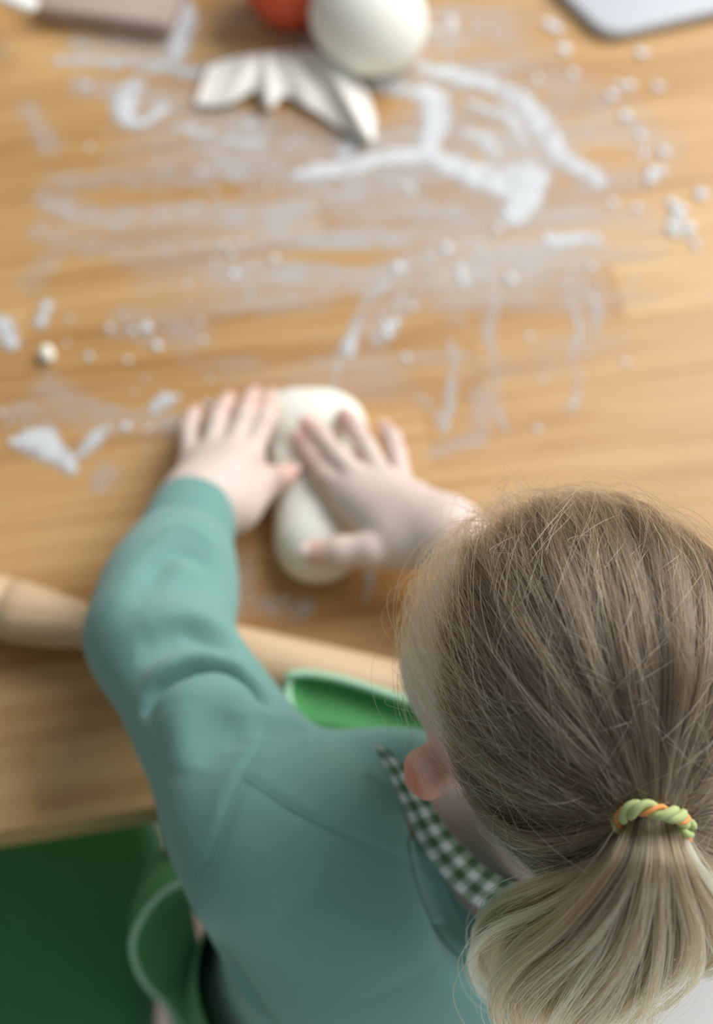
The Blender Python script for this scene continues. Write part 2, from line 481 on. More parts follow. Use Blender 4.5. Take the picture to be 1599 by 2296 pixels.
DOTS = [(1440,120,36,.9),(1370,215,34,.9),(1400,188,44,.8),(1400,260,34,.9),(1475,195,34,.8),(1435,305,32,.7),(1285,165,32,.6),(1205,178,34,.5),
 (1012,60,46,.85),(975,70,36,.7),(1238,66,52,.95),(1268,112,46,.75),(1478,388,58,.85),(1490,342,38,.75),(1440,340,40,.5),(1570,436,38,.95),
 (1512,462,56,.95),(1525,515,60,.95),(1558,538,40,.6),(1372,455,34,.6),(1428,465,32,.55),(1115,512,30,.9),(1328,600,28,.95),(1350,632,26,.5),
 (1145,626,34,.85),(1002,558,38,.75),(892,600,36,.8),(890,728,40,.85),(868,750,40,.85),(925,690,28,.85),(911,802,28,.98),(1040,798,24,.5),
 (1186,755,28,.65),(1402,811,25,.85),(1216,852,24,.5),(1205,962,26,.7),(1420,626,24,.5),(1318,790,24,.4),(1283,905,24,.75),(156,716,22,.6),
 (245,735,28,.75),(297,742,28,.65),(326,735,34,.85),(352,776,38,.6),(200,800,26,.95),(286,808,25,.75),(326,850,20,.5),(450,720,24,.6),(455,762,24,.55),
 (615,579,29,.98),(482,586,24,.4),(525,616,36,.5),(520,570,30,.45),(30,992,32,.8),(280,958,34,.65),(396,892,26,.9),(340,956,20,.6),(465,906,26,.95),
 (394,944,22,.5),(2,925,26,.6),(330,962,24,.55),(10,110,26,.5),(195,190,28,.75),(450,380,28,.7),(468,340,24,.6),(480,428,24,.6),(235,1730,11,.6),
 (140,1776,9,.5),(545,40,0,.5),(200,330,28,.5),(500,548,26,.5),(545,545,26,.55),(600,420,24,.4),(420,640,26,.4),(120,600,26,.4),(150,770,22,.5),
 (1300,1000,18,.3),(330,1010,18,.4),(300,880,20,.35),(470,850,22,.4),(560,660,24,.35),(700,470,26,.4),(760,520,24,.4),(1080,560,26,.5),(640,1340,20,.6),(610,1365,18,.5)]
GR = 0.0014
gx = np.arange(-.44, .46, GR); gy = np.arange(-.26, .56, GR)
X, Y = np.meshgrid(gx, gy, indexing='ij')
def toXY(x, y): return P(x, y, T)[:2]
def pxm(x, y): return np.linalg.norm(toXY(x+1, y)-toXY(x, y))      # metres across one pixel there
def vnoise(x, y, s, seed):
    r = np.random.default_rng(seed); g = r.random((256, 256))
    u, vv = x*s+1000, y*s+1000
    i, j = np.floor(u).astype(int), np.floor(vv).astype(int); a, b = u-i, vv-j
    a = a*a*(3-2*a); b = b*b*(3-2*b); i %= 255; j %= 255
    return (g[i, j]*(1-a)+g[i+1, j]*a)*(1-b)+(g[i, j+1]*(1-a)+g[i+1, j+1]*a)*b
def fbm(x, y, s, seed): return sum(vnoise(x, y, s*2**k, seed+k)*.5**k for k in range(4))/1.875
wx = X+.012*(fbm(X, Y, 60, 1)-.5); wy = Y+.012*(fbm(X, Y, 60, 11)-.5)
dens = np.zeros_like(X)
def seg(d0, ax, ay, bx, by, ra, rb, streak):
    global dens
    R = max(ra, rb)*1.8
    i0, i1 = np.searchsorted(gx, [min(ax, bx)-R, max(ax, bx)+R]); j0, j1 = np.searchsorted(gy, [min(ay, by)-R, max(ay, by)+R])
    if i1 <= i0 or j1 <= j0: return
    s = (slice(i0, i1), slice(j0, j1)); x, y = wx[s], wy[s]
    ux, uy = bx-ax, by-ay; L2 = ux*ux+uy*uy+1e-12
    h = np.clip(((x-ax)*ux+(y-ay)*uy)/L2, 0, 1)
    d = np.hypot(x-ax-h*ux, y-ay-h*uy)/(ra+(rb-ra)*h)
    if streak:                               # swept by fingers: streaks along the stroke
        L = math.sqrt(L2); al = ((X[s]-ax)*ux+(Y[s]-ay)*uy)/L; ac = (-(X[s]-ax)*uy+(Y[s]-ay)*ux)/L
        d = d+.55*(vnoise(al, ac, 1, 5)*0+vnoise(al*18, ac*260, 1, 6)-.5)
    q = d0*np.clip((1.5-d)/(.95 if d0 > .6 else 1.25), 0, 1)**1.2
    dens[s] = np.maximum(dens[s], q)
for d0, pts in STROKES:
    q = bez(pts, max(4, len(pts)*4))
    for a, b in zip(q[:-1], q[1:]):
        A, Bq = toXY(a[0], a[1]), toXY(b[0], b[1]); s = pxm(a[0], a[1])
        seg(d0, A[0], A[1], Bq[0], Bq[1], max(2, a[2])*.5*s, max(2, b[2])*.5*s, d0 < .6)
grain = fbm(X, Y, 140, 21)
brk = fbm(X, Y, 45, 71)
thick = np.clip((dens-.55)/.2, 0, 1)
dens = dens*(thick*np.clip(.42+1.0*grain, 0, 1)+(1-thick)*np.clip(.30+1.35*grain, 0, 1.15)*np.clip(.45+1.1*brk, 0, 1))
veil = np.clip((fbm(X*.5, Y*2.6, 18, 41)-.29)*1.6, 0, .48)*np.clip(.3+1.4*fbm(X, Y, 60, 43), 0, 1.1)*np.clip((Y-.0)/.12, 0, 1)*np.clip((.27-np.hypot(X-.03, (Y-.33)*.95))/.12, 0, 1)
dens = np.maximum(dens, veil*.9)
speck = (vnoise(X, Y, 330, 51) > .93)*.6*np.clip((fbm(X, Y, 12, 61)-.38)*4, 0, 1)*(Y > -.08)
dens = np.maximum(dens, speck)
tabu = (X-t0[0])*ax_y[0]+(Y-t0[1])*ax_y[1]
dens[tabu < .004] = 0
on = dens > .06
hgt = .0006+.0034*np.clip(dens-.55, 0, 1)*(.75+.3*grain)
idx = -np.ones(X.shape, int)
cell = on[:-1, :-1] & on[1:, :-1] & on[:-1, 1:] & on[1:, 1:]
use = np.zeros(X.shape, bool)
for a in (0, 1):
    for b in (0, 1): use[a:X.shape[0]-1+a, b:X.shape[1]-1+b] |= cell
idx[use] = np.arange(use.sum())
FV = np.stack([X[use], Y[use], T+hgt[use]], -1)
FF = np.stack([idx[:-1, :-1], idx[1:, :-1], idx[1:, 1:], idx[:-1, 1:]], -1)[cell]
M_flour = mat('flour', lin(208, 211, 213), 0.95, bump=0.3, bscale=900, spec=0.1)
nt = M_flour.node_tree; L = nt.links.new
at = nt.nodes.new('ShaderNodeAttribute'); at.attribute_name = 'flour_amount'
tcn = nt.nodes.new('ShaderNodeTexCoord'); nz = nt.nodes.new('ShaderNodeTexNoise'); nz.inputs['Scale'].default_value = 700; nz.inputs['Detail'].default_value = 3
L(tcn.outputs['Object'], nz.inputs['Vector'])
mm = nt.nodes.new('ShaderNodeMath'); mm.operation = 'MULTIPLY_ADD'; mm.inputs[1].default_value = .5; mm.inputs[2].default_value = -.25
L(nz.outputs['Fac'], mm.inputs[0])
m2 = nt.nodes.new('ShaderNodeMath'); m2.operation = 'ADD'; L(at.outputs['Fac'], m2.inputs[0]); L(mm.outputs[0], m2.inputs[1])
m3 = nt.nodes.new('ShaderNodeMapRange'); m3.inputs['From Min'].default_value = .05; m3.inputs['From Max'].default_value = .85; L(m2.outputs[0], m3.inputs['Value'])
L(m3.outputs[0], nt.nodes['Principled BSDF'].inputs['Alpha'])
fo = mesh_obj('flour', FV, FF, M_flour, None, True, {'flour_amount': dens[use]})
tag(fo, 'white flour smeared and dusted in streaks over the wooden table', 'flour', kind='stuff')
# lumps of flour
M_lump = mat('flour_lumps', lin(216, 218, 220), 0.95, bump=0.4, bscale=1200, spec=0.1)
import bmesh
bm = bmesh.new()
def lump(x, y, r, hgt_):
    ret = bmesh.ops.create_icosphere(bm, subdivisions=2, radius=1)
    ph = random.random()*9
    for q in ret['verts']:
        n = q.co.copy(); k = 1+.22*math.sin(3*n.x+ph)*math.cos(4*n.y-ph)+.12*math.sin(7*n.y+2*ph)
        q.co = (x+n.x*r*k, y+n.y*r*k, T+max(0.0002, hgt_*(.25+.75*n.z)))
for (x, y, wd, d) in DOTS:
    if wd < 8: continue
    a = toXY(x, y); s = pxm(x, y)
    tu = (a-t0[:2])@ax_y[:2]
    n = 1 if wd < 40 else 3
    blur = {True: .72, False: .85}[wd < 30]
    for k in range(n):
        o_ = np.random.default_rng(int(x*7+y+k)).normal(0, .22 if n > 1 else .02, 2)*wd*s
        r = wd*s*.5*blur*(1 if n == 1 else .62)*math.sqrt(d)
        lump(a[0]+o_[0], a[1]+o_[1], r, r*.5)
me = bpy.data.meshes.new('flour_lumps'); bm.to_mesh(me); bm.free()
me.polygons.foreach_set('use_smooth', np.ones(len(me.polygons), bool)); me.materials.append(M_lump)
lo = link(bpy.data.objects.new('flour_lumps', me))
tag(lo, 'small white lumps of flour scattered over the wooden table', 'flour', kind='stuff')

# ------------------------------------------------------------------ dough
D = Field()
zt = T
def at3(x, y, z): return P(x, y, z)
for (x, y, z, rx, ry, rz) in ((690, 955, T+.012, .030, .028, .026), (640, 955, T+.010, .020, .026, .021), (745, 960, T+.010, .026, .028, .022),
        (660, 1060, T+.011, .022, .030, .024), (690, 1120, T+.012, .022, .030, .024), (695, 1205, T+.013, .026, .032, .026), (730, 1225, T+.012, .024, .024, .024)):
    D.ell(at3(x, y, z), (rx, ry, rz), 0.014)
V, F = D.build(.0022, 3)
V[:, 2] = np.maximum(V[:, 2], T+.0004)
cr = np.array([P(x, y, T+.034) for x, y in ((590, 985), (640, 992), (700, 980))])
d, _ = polydist(V, cr); V[:, 2] -= .004*np.exp(-(d/.004)**2)*(V[:, 2] > T+.006)
o = mesh_obj('kneaded_dough', V, F, M_dough); tag(o, 'soft cream dough being kneaded under the child\'s two hands', 'dough')
D = Field(); c = P(818, 28, T+.042)
D.ell(c, (.0485, .048, .045), .02); D.ell(c+np.array([.012, -.008, -.012]), (.040, .040, .035), .02)
V, F = D.build(.003, 3); V[:, 2] = np.maximum(V[:, 2], T+.0004)
o = mesh_obj('dough_ball', V, F, M_dough); tag(o, 'round smooth ball of pale dough at the far side of the table', 'dough')
# flattened floured scrap in front of the ball
prof = [((440, 235), (470, 150)), ((500, 235), (530, 132)), ((570, 205), (570, 125)), ((605, 240), (610, 120)), ((640, 215), (650, 118)), ((700, 245), (700, 115)), ((760, 285), (770, 150)), ((815, 312), (815, 200)), ((840, 312), (838, 270))]
a = bez([q[0] for q in prof], 60); b = bez([q[1] for q in prof], 60)
g = np.zeros((60, 22, 3))
for i in range(60):
    for j in range(22):
        s = j/21; q = a[i]*(1-s)+b[i]*s
        rg = sum(h*math.exp(-(((i/59)-c0-sl*s)/wd)**2) for h, c0, sl, wd in ((.012, .36, -.02, .03), (.016, .93, -.28, .05), (.008, .16, .06, .06), (.006, .6, -.1, .05)))
        z = T+.003+(.006+rg)*math.sin(math.pi*min(1, max(0, .06+.88*s)))**.6*math.sin(math.pi*(.05+.9*i/59))**.4
        g[i, j] = P(q[0], q[1], z)
v, f = sheet(g, .004)
v[:, 2] = np.maximum(v[:, 2], T+.0006)
o = mesh_obj('dough_scrap', v, f, M_scrap); tag(o, 'thin ridged piece of floured dough in front of the round dough ball', 'dough')
D = Field(); c = P(104, 792, T+.004); D.ell(c, (.0055, .0075, .0055), .004); D.ell(c+np.array([.002, -.004, 0]), (.004, .004, .004), .004)
V, F = D.build(.001, 1); V[:, 2] = np.maximum(V[:, 2], T+.0003)
o = mesh_obj('dough_crumb', V, F, M_dough); tag(o, 'small cream crumb of dough lying alone on the wood', 'dough')

# ------------------------------------------------------------------ things at the far side
def outline_px(pts, z): return np.array([P(x, y, z)[:2] for x, y in pts])
def round_corner(A, B, C, r, n=7):
    A, B, C = map(np.asarray, (A, B, C)); u, v_ = nrm(A-B), nrm(C-B)
    p0, p1 = B+u*r, B+v_*r; t = np.linspace(0, 1, n)[:, None]
    return (1-t)**2*p0+2*t*(1-t)*B+t*t*p1
zb = T+.012
c1 = P(1360, 78, zb)[:2]; e1 = P(1270, -10, zb)[:2]; e2 = P(1610, 20, zb)[:2]
u1, u2 = nrm(e1-c1), nrm(e2-c1)
u1 = nrm(u1-u2*np.dot(u1, u2)) if False else u1
q = [c1, c1+u2*.34, c1+u2*.34+u1*.24, c1+u1*.24]
ol = np.vstack([round_corner(q[i-1], q[i], q[(i+1) % 4], .022) for i in range(4)])
v, f = slab(ol, T+.0003, zb, .003)
o = mesh_obj('cutting_board', v, f, M_white); tag(o, 'white plastic cutting board with rounded corners, at the far right of the table', 'board')
zb = T+.02
c1 = P(378, 56, zb)[:2]; e1 = P(70, 12, zb)[:2]; u1 = nrm(e1-c1); u2 = np.array([-u1[1], u1[0]]); u2 = u2 if u2[1] > 0 else -u2
q = [c1, c1+u2*.10, c1+u2*.10+u1*.125, c1+u1*.125]
ol = np.vstack([round_corner(q[i-1], q[i], q[(i+1) % 4], .006) for i in range(4)])[:]
v, f = slab(ol, T+.0004, zb, .003)
o = mesh_obj('wooden_board', v, f, M_board); tag(o, 'small greyish wooden board dusted with flour, beside the white bowl', 'board')
# white bowl with a tab handle, mostly outside the frame
bowl = empty('bowl', tuple(P(-95, 22, T)[:2])+(T,))
tag(bowl, 'white bowl with a tab handle at the far left of the table', 'bowl')
prof = [(.0, .001), (.024, .0), (.028, .004), (.042, .03), (.046, .048), (.0475, .05), (.0455, .0495), (.040, .032), (.026, .008), (0, .006)]
v, f = lathe(prof, 40); mesh_obj('body', v, f, M_cream, bowl)
zz = .044; hp = P(72, 12, T+zz)[:2]-np.array(bowl.location[:2])
ang = math.atan2(hp[1], hp[0]); rr = np.hypot(*hp)
ol = roundrect(rr-.034, .018, .0085); ol[:, 0] += (rr+.034)/2+.004
v, f = slab(ol, zz-.004, zz+.004, .002); h_ = mesh_obj('handle', v, f, M_cream, bowl); h_.rotation_euler = (0, 0, ang)
# red bowl
rb = empty('bowl', tuple(P(655, 62, T)[:2]+np.array([0, .020]))+(T,))
tag(rb, 'red bowl standing behind the dough ball at the far edge of the picture', 'bowl')
prof = [(.0, .002), (.026, 0), (.03, .003), (.031, .007), (.040, .022), (.046, .045), (.048, .06), (.049, .061), (.0475, .0615), (.044, .045), (.036, .02), (.02, .009), (0, .008)]
v, f = lathe(prof, 40); mesh_obj('body', v, f, M_red, rb)

# ------------------------------------------------------------------ rolling pin
RZ = T+.0250
pa, pb = P(100, 1385, RZ), P(600, 1500, RZ)
du = nrm(pb-pa); s0 = np.dot(P(322, 1436, RZ)-pa, du)
pin = empty('rolling_pin', tuple(pa+du*(s0+.11)))
tag(pin, 'wooden rolling pin with turned handles lying at the near table edge under the child\'s arm', 'rolling pin')
pin.rotation_euler = Vector(du).to_track_quat('X', 'Z').to_euler()
def along_x(prof, seg=32):
    v, f = lathe(prof, seg); v = np.array(v); return np.stack([v[:, 2], v[:, 1], -v[:, 0]], -1), f
R = .0245
v, f = along_x([(0, -.11), (.018, -.11), (R-.001, -.108), (R, -.105), (R, .105), (R-.001, .108), (.018, .11), (0, .11)], 40)
mesh_obj('roller', v, f, M_pin, pin)
for sgn in (-1, 1):
    pr = [(0, .1102), (.012, .1102), (.0135, .118), (.0132, .130), (.0150, .150), (.0190, .175), (.0215, .196), (.0218, .2055), (.0196, .2075), (.0196, .2090), (.0218, .211), (.0216, .225), (.018, .238), (.010, .245), (0, .246)]
    v, f = along_x([(r, z) for r, z in pr], 32)
    v = v*np.array([sgn, sgn, 1.0])
    mesh_obj('handle', v, f, M_pin, pin)

# ------------------------------------------------------------------ green chair beside the child
ch = empty('chair', (-.40, -.34, 0), 0)
tag(ch, 'green upholstered chair drawn up to the table, beside the child', 'chair')
D = Field()
v, f = slab(roundrect(.47, .44, .06, 8), .375, .455, .03)
v = np.array(v); 
bmx = bmesh.new(); vs = [bmx.verts.new(q) for q in v]; [bmx.faces.new([vs[i] for i in q]) for q in f]
bmesh.ops.poke(bmx, faces=[q for q in bmx.faces if len(q.verts) > 4], offset=.012)
me = bpy.data.meshes.new('seat'); bmx.to_mesh(me); bmx.free(); me.materials.append(M_green)
me.polygons.foreach_set('use_smooth', np.ones(len(me.polygons), bool))
so = link(bpy.data.objects.new('seat', me), ch); sd = so.modifiers.new('s', 'SUBSURF'); sd.levels = 1; sd.render_levels = 2
v, f = slab(roundrect(.40, .40, .03, 4), .34, .378, .004); mesh_obj('seat_frame', v, f, M_leg, ch, False)
for sx in (-.17, .17):
    for sy in (-.17, .17):
        v, f = tube([(sx*1.08, sy*1.08, 0), (sx, sy, .345)], [.013, .019], 12); mesh_obj('leg', v, f, M_leg, ch)
g = np.array([[(-.19+.38*i/14, -.215-.10*j/10-.012*math.sin(math.pi*i/14), .43+.42*j/10+.02*math.sin(math.pi*i/14)*(j/10)) for j in range(11)] for i in range(15)])
v, f = sheet(g, .045); mesh_obj('backrest', v, f, M_green, ch)

# ------------------------------------------------------------------ the child: skeleton
Hc = PD(1318, 1510, .645)
b_ = nrm(CAM-Hc)
e2 = -.55*RT+.835*UP; e2 = nrm(e2-b_*np.dot(e2, b_))
a11 = math.radians(11)
hu = math.cos(a11)*b_+math.sin(a11)*e2
hf = -math.sin(a11)*b_+math.cos(a11)*e2
hl = np.cross(hu, hf)
rl = math.radians(22)
hu, hl = math.cos(rl)*hu-math.sin(rl)*hl, math.cos(rl)*hl+math.sin(rl)*hu
HM = np.stack([hl, hf, hu])                  # rows: the head's left, forward, up
def hd(l, f_, u): return Hc+l*hl+f_*hf+u*hu
SK_C = hd(0, -.004, -.002); SK_R = np.array([.076, .091, .074])
SL = PD(515, 1826, .757); SR = PD(1430, 1790, .775)
EL = P(352, 1425, .812); WL = P(438, 1135, T+.050)
ER = P(1400, 1480, .800); WR = P(1005, 1200, T+.056)
NB = PD(1180, 1965, .790)
HIP = np.array([.045, -.335, .44])
body = Field()
# head
body.ell(SK_C, SK_R, .01, HM)
body.ell(hd(0, .035, -.045), (.055, .052, .056), .025, HM)
body.ell(hd(0, .010, -.028), (.072, .072, .050), .02, HM)
body.ell(hd(.040, .042, -.052), (.026, .032, .032), .02, HM).ell(hd(-.040, .042, -.052), (.026, .032, .032), .02, HM)
body.ell(hd(0, .072, -.092), (.018, .016, .015), .02, HM)          # chin
body.cone(hd(0, .088, -.028), hd(0, .099, -.052), .006, .0085, .010)  # nose
body.ell(hd(.008, .092, -.054), (.005, .006, .005), .005, HM).ell(hd(-.008, .092, -.054), (.005, .006, .005), .005, HM)
body.ell(hd(0, .087, -.071), (.016, .007, .004), .005, HM).ell(hd(0, .085, -.079), (.014, .007, .0045), .005, HM)
body.ell(hd(0, .094, -.075), (.016, .006, .0010), .002, HM, op=-1)
for s in (-1, 1):
    body.ell(hd(s*.030, .092, -.026), (.013, .010, .009), .008, HM, op=-1)
    body.cone(hd(s*.055, .004, -.036), hd(s*.083, .003, -.036), .012, .008, .01)
    body.ell(hd(s*.087, .001, -.035), (.0085, .0125, .0185), .008, HM)   # ear
    body.ell(hd(s*.096, .003, -.033), (.006, .0068, .0105), .005, HM, op=-1)
    body.ell(hd(s*.089, .005, -.036), (.005, .004, .005), .005, HM)
    body.ell(hd(s*.087, .004, -.051), (.006, .007, .007), .006, HM)
# neck, trunk
nk = hd(-.004, -.032, -.055)
body.cone(nk, NB, .040, .040, .03)
body.cone(NB, (NB+np.array([0, -.02, -.06])), .04, .04, .02)
body.cone(SL+np.array([0, 0, -.015]), SR+np.array([0, 0, -.015]), .030, .030, .02)
body.cone((SL+SR)/2+np.array([0, -.03, -.09]), HIP+np.array([0, 0, .08]), .06, .07, .03)
body.cone(HIP+np.array([-.04, 0, .02]), HIP+np.array([.04, 0, .02]), .062, .062, .03)
for s in (-1, 1):
    h0 = HIP+np.array([s*.045, 0, 0]); kn = np.array([h0[0]+s*.01, -.325, .235]); an = np.array([h0[0]+s*.012, -.345, .045])
    body.chain([h0, kn, an], [.052, .036, .025], .02)
    body.cone(an-np.array([0, .012, .022]), an+np.array([s*.01, .085, -.030]), .022, .015, .015)
# arms
body.chain([SL, SL+(EL-SL)*.6, EL, EL+(WL-EL)*.5, WL], [.033, .024, .022, .024, .0225], .015)
body.chain([SR, ER, WR], [.033, .025, .021], .02)
tips = []
def finger(pts, rs):
    body.chain(pts, rs, .004); tips.append((np.asarray(pts[-1]), np.asarray(pts[-2]), rs[-1]))
# left hand
zk = T+.048
lm = dict(pinky=P(428, 1018, T+.040), ring=P(474, 1006, T+.047), middle=P(528, 1000, T+.050), index=P(578, 1008, T+.047))
for k, r in (('pinky', .0105), ('ring', .0115), ('middle', .012), ('index', .012)):
    lm[k] = lm[k]+nrm(WL-lm[k])*.010
    body.cone(WL+(lm[k]-WL)*.08, lm[k], .0165, r*.95, .014)
finger([lm['pinky'], P(424, 968, T+.036), P(432, 940, T+.022), P(440, 926, T+.0085)], [.0085, .0073, .0068, .0060])
finger([lm['ring'], P(487, 946, T+.044), P(504, 912, T+.028), P(514, 896, T+.0085)], [.0090, .0078, .0071, .0063])
finger([lm['middle'], P(548, 936, T+.047), P(562, 900, T+.030), P(570, 884, T+.0085)], [.0092, .0080, .0073, .0064])
finger([lm['index'], P(594, 944, T+.046), P(603, 906, T+.032), P(608, 888, T+.012)], [.0092, .0080, .0073, .0064])
th0 = P(520, 1130, T+.040)
body.cone(WL, th0, .021, .019, .016); body.cone(th0, P(575, 1095, T+.036), .018, .0125, .014)
finger([P(560, 1105, T+.036), P(602, 1082, T+.036), P(634, 1070, T+.037), P(656, 1060, T+.036)], [.0125, .0100, .0088, .0070])
# right hand
rm = dict(index=P(766, 1105, T+.046), middle=P(800, 1078, T+.051), ring=P(846, 1072, T+.050), pinky=P(890, 1085, T+.042))
for k, r in (('pinky', .0105), ('ring', .0115), ('middle', .012), ('index', .012)):
    rm[k] = rm[k]+nrm(WR-rm[k])*.009
    body.cone(WR+(rm[k]-WR)*.1, rm[k], .0165, r*.95, .014)
finger([rm['index'], P(728, 1060, T+.047), P(697, 1018, T+.043), P(674, 984, T+.040)], [.0088, .0077, .0070, .0062])
finger([rm['middle'], P(757, 1024, T+.053), P(722, 982, T+.048), P(690, 952, T+.043)], [.0090, .0079, .0072, .0062])
finger([rm['ring'], P(822, 1006, T+.051), P(797, 962, T+.045), P(776, 934, T+.037)], [.0088, .0077, .0070, .0061])
finger([rm['pinky'], P(889, 1018, T+.040), P(880, 984, T+.028), P(862, 958, T+.012)], [.0082, .0071, .0066, .0058])
rt0 = P(890, 1215, T+.048)
body.cone(WR, rt0, .0205, .017, .016); body.cone(rt0, rm['index'], .015, .0115, .014)
finger([rt0, P(835, 1233, T+.050), P(765, 1238, T+.046), P(706, 1240, T+.042)], [.0160, .0120, .0108, .0085])
V, F = biggest(*body.build(.0017, 2))
flush = np.zeros(len(V))
for tp, pv, r in tips:
    d = np.linalg.norm(V-tp, axis=1); flush = np.maximum(flush, .55*np.exp(-(d/.014)**2))
for c in (P(655, 1070, T+.03), P(700, 1060, T+.035), P(690, 1000, T+.035), P(560, 930, T+.03), P(590, 930, T+.03)):
    flush = np.maximum(flush, .4*np.exp(-(np.linalg.norm(V-c, axis=1)/.02)**2))
for s in (-1, 1):
    flush = np.maximum(flush, 1.0*np.exp(-(np.linalg.norm(V-hd(s*.092, 0, -.036), axis=1)/.020)**2))
    flush = np.maximum(flush, .3*np.exp(-(np.linalg.norm(V-hd(s*.045, .065, -.05), axis=1)/.022)**2))
q = (V-SK_C)@HM.T/SK_R
qn = q/(np.linalg.norm(q, axis=1)[:, None]+1e-9)
def hairline(n):                             # lowest head-up component carrying hair, by azimuth from the face
    az = np.degrees(np.arctan2(np.abs(n[:, 0]), n[:, 1]))
    return np.interp(az, [0, 40, 65, 85, 105, 125, 180], [.42, .43, .30, .08, -.36, -.68, -.86])
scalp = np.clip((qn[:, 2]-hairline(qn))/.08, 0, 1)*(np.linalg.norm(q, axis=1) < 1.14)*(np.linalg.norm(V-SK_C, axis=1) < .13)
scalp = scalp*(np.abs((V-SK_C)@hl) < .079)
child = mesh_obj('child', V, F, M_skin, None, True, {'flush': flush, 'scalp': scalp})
tag(child, 'young child with dark blond ponytail and teal sweatshirt kneading dough at the table', 'person')
for tp, pv, r in tips:                       # nails
    dr = nrm(tp-pv); upv = nrm(np.array([0, 0, 1.0])-dr*dr[2]); sd_ = np.cross(dr, upv)
    c = tp+upv*r*.72+dr*r*.30; vs = []
    for i in range(5):
        for j in range(5):
            a, b = (i/4-.5)*2, (j/4-.5)*2
            vs.append(c+dr*a*r*.72+sd_*b*r*.66*(1-.25*a*a)+upv*(r*.26*(1-b*b)-.10*r*a*a))
    fs = [(i*5+j, i*5+j+1, i*5+j+6, i*5+j+5) for i in range(4) for j in range(4)]
    mesh_obj('fingernail', vs, fs, M_nail, child)
for s in (-1, 1):
    v, f = lathe([(0, -.0105), (.006, -.0086), (.0105, 0), (.009, .0055), (.0055, .009), (0, .0105)], 20)
    e = mesh_obj('eye', np.array(v)@np.stack([hl, hu, hf])+hd(s*.030, .0745, -.027), f, M_eye, child)
    v, f = lathe([(0.0052, .0093), (.003, .0105), (0, .0109)], 16)
    mesh_obj('iris', np.array(v)@np.stack([hl, hu, hf])+hd(s*.030, .0745, -.027), f, M_iris, e)

# ------------------------------------------------------------------ clothes
sw = Field()
sw.chain([SL+np.array([.025, -.01, .0]), EL, EL+(WL-EL)*.30, EL+(WL-EL)*.56], [.052, .0405, .0400, .0370], .020)
sw.chain([SR, ER, ER+(WR-ER)*.30], [.050, .042, .034], .02)
sw.cone(SL+np.array([.02, -.004, -.006]), NB+np.array([-.03, -.025, -.040]), .047, .046, .03)
sw.cone(SR, NB+np.array([.03, -.01, -.04]), .046, .046, .03)
yaw = math.radians(8)
TM = np.array([[math.cos(yaw), math.sin(yaw), 0], [-math.sin(yaw), math.cos(yaw), 0], [0, 0, 1]])
sw.ell((.040, -.295, .76), (.118, .080, .10), .05, TM)
sw.ell((.030, -.305, .66), (.112, .084, .14), .05, TM)
sw.ell((.035, -.315, .56), (.125, .096, .12), .05, TM)
sw.ell((-.012, -.305, .60), (.095, .085, .11), .04, TM)
sw.ell(PD(880, 1715, .800), (.046, .020, .034), .025)
sw.cone((.045, -.235, .74), (.06, -.215, .70), .05, .05, .03)
sw.ell(PD(1165, 1900, .745), (.062, .075, .040), .02, op=-1)
Vs, Fs = biggest(*sw.build(.0021, 4))
body_bvh = BVHTree.FromPolygons(V.tolist(), F.tolist())
bvh = BVHTree.FromPolygons(Vs.tolist(), Fs.tolist())
def cast(px, py, lift=0):
    r = nrm(ray(px, py)); h = bvh.ray_cast(Vector(CAM), Vector(r))
    if h[0] is None: return None
    return np.array(h[0])-r*lift
def castline(pts, n=24, lift=0):
    q = bez(pts, n); out = [cast(x, y, lift) for x, y in q]
    return np.array([p for p in out if p is not None])
Ns = vnormals(Vs, Fs)
def fold(pts, width, depth, n=18):           # depth > 0 cuts in, < 0 raises
    global Vs
    q = castline(pts, n)
    if len(q) < 2: return
    d, t = polydist(Vs, q)
    amp = depth*np.exp(-(d/width)**2)*np.sin(np.pi*np.clip(t*.88+.06, 0, 1))**.7
    Vs = Vs-Ns*amp[:, None]
# elbow crease and sleeve folds
fold([(330, 1590), (360, 1545), (430, 1505), (500, 1500), (560, 1535), (590, 1570)], .0042, .017)
fold([(345, 1195), (400, 1172), (460, 1190), (508, 1228)], .005, .003)
fold([(335, 1560), (400, 1490), (480, 1475), (560, 1505)], .012, -.008)
fold([(360, 1640), (420, 1580), (500, 1560), (570, 1590)], .016, -.008)
fold([(345, 1430), (420, 1420), (480, 1450), (525, 1500)], .010, 0.0085)
fold([(350, 1395), (430, 1385), (500, 1420), (530, 1460)], .010, -0.0068)
fold([(300, 1470), (380, 1455), (460, 1470)], .010, 0.0051)
fold([(330, 1320), (420, 1300), (500, 1300)], .011, 0.0048)
fold([(340, 1270), (400, 1235), (450, 1250), (480, 1270)], .008, 0.0059)
fold([(355, 1200), (400, 1185), (450, 1200), (495, 1235)], .007, -0.0051)
fold([(290, 1360), (340, 1290), (360, 1240)], .010, 0.0043)
fold([(480, 1590), (470, 1660), (450, 1720)], .011, 0.0051)
fold([(540, 1600), (520, 1680)], .010, 0.0051)
fold([(430, 1590), (420, 1660), (400, 1740)], .014, -0.0051)
fold([(600, 1600), (590, 1650)], .008, 0.0051)
fold([(690, 1620), (710, 1650), (730, 1660)], .008, 0.0051)
fold([(660, 1610), (680, 1650)], .007, -0.0051)
fold([(700, 1990), (800, 2060), (900, 2200)], .03, -0.0051)
fold([(480, 2080), (540, 2200), (600, 2290)], .010, 0.0068)
fold([(430, 2000), (500, 2130), (560, 2260)], .012, -0.0051)
fold([(455, 2060), (470, 2180)], .008, 0.0051)
SEAM_ARM = [(600, 1655), (560, 1720), (525, 1790), (500, 1860), (475, 1925), (440, 1965)]
SEAM_YOKE = [(548, 1745), (600, 1778), (650, 1812), (740, 1860), (830, 1900), (915, 1935)]
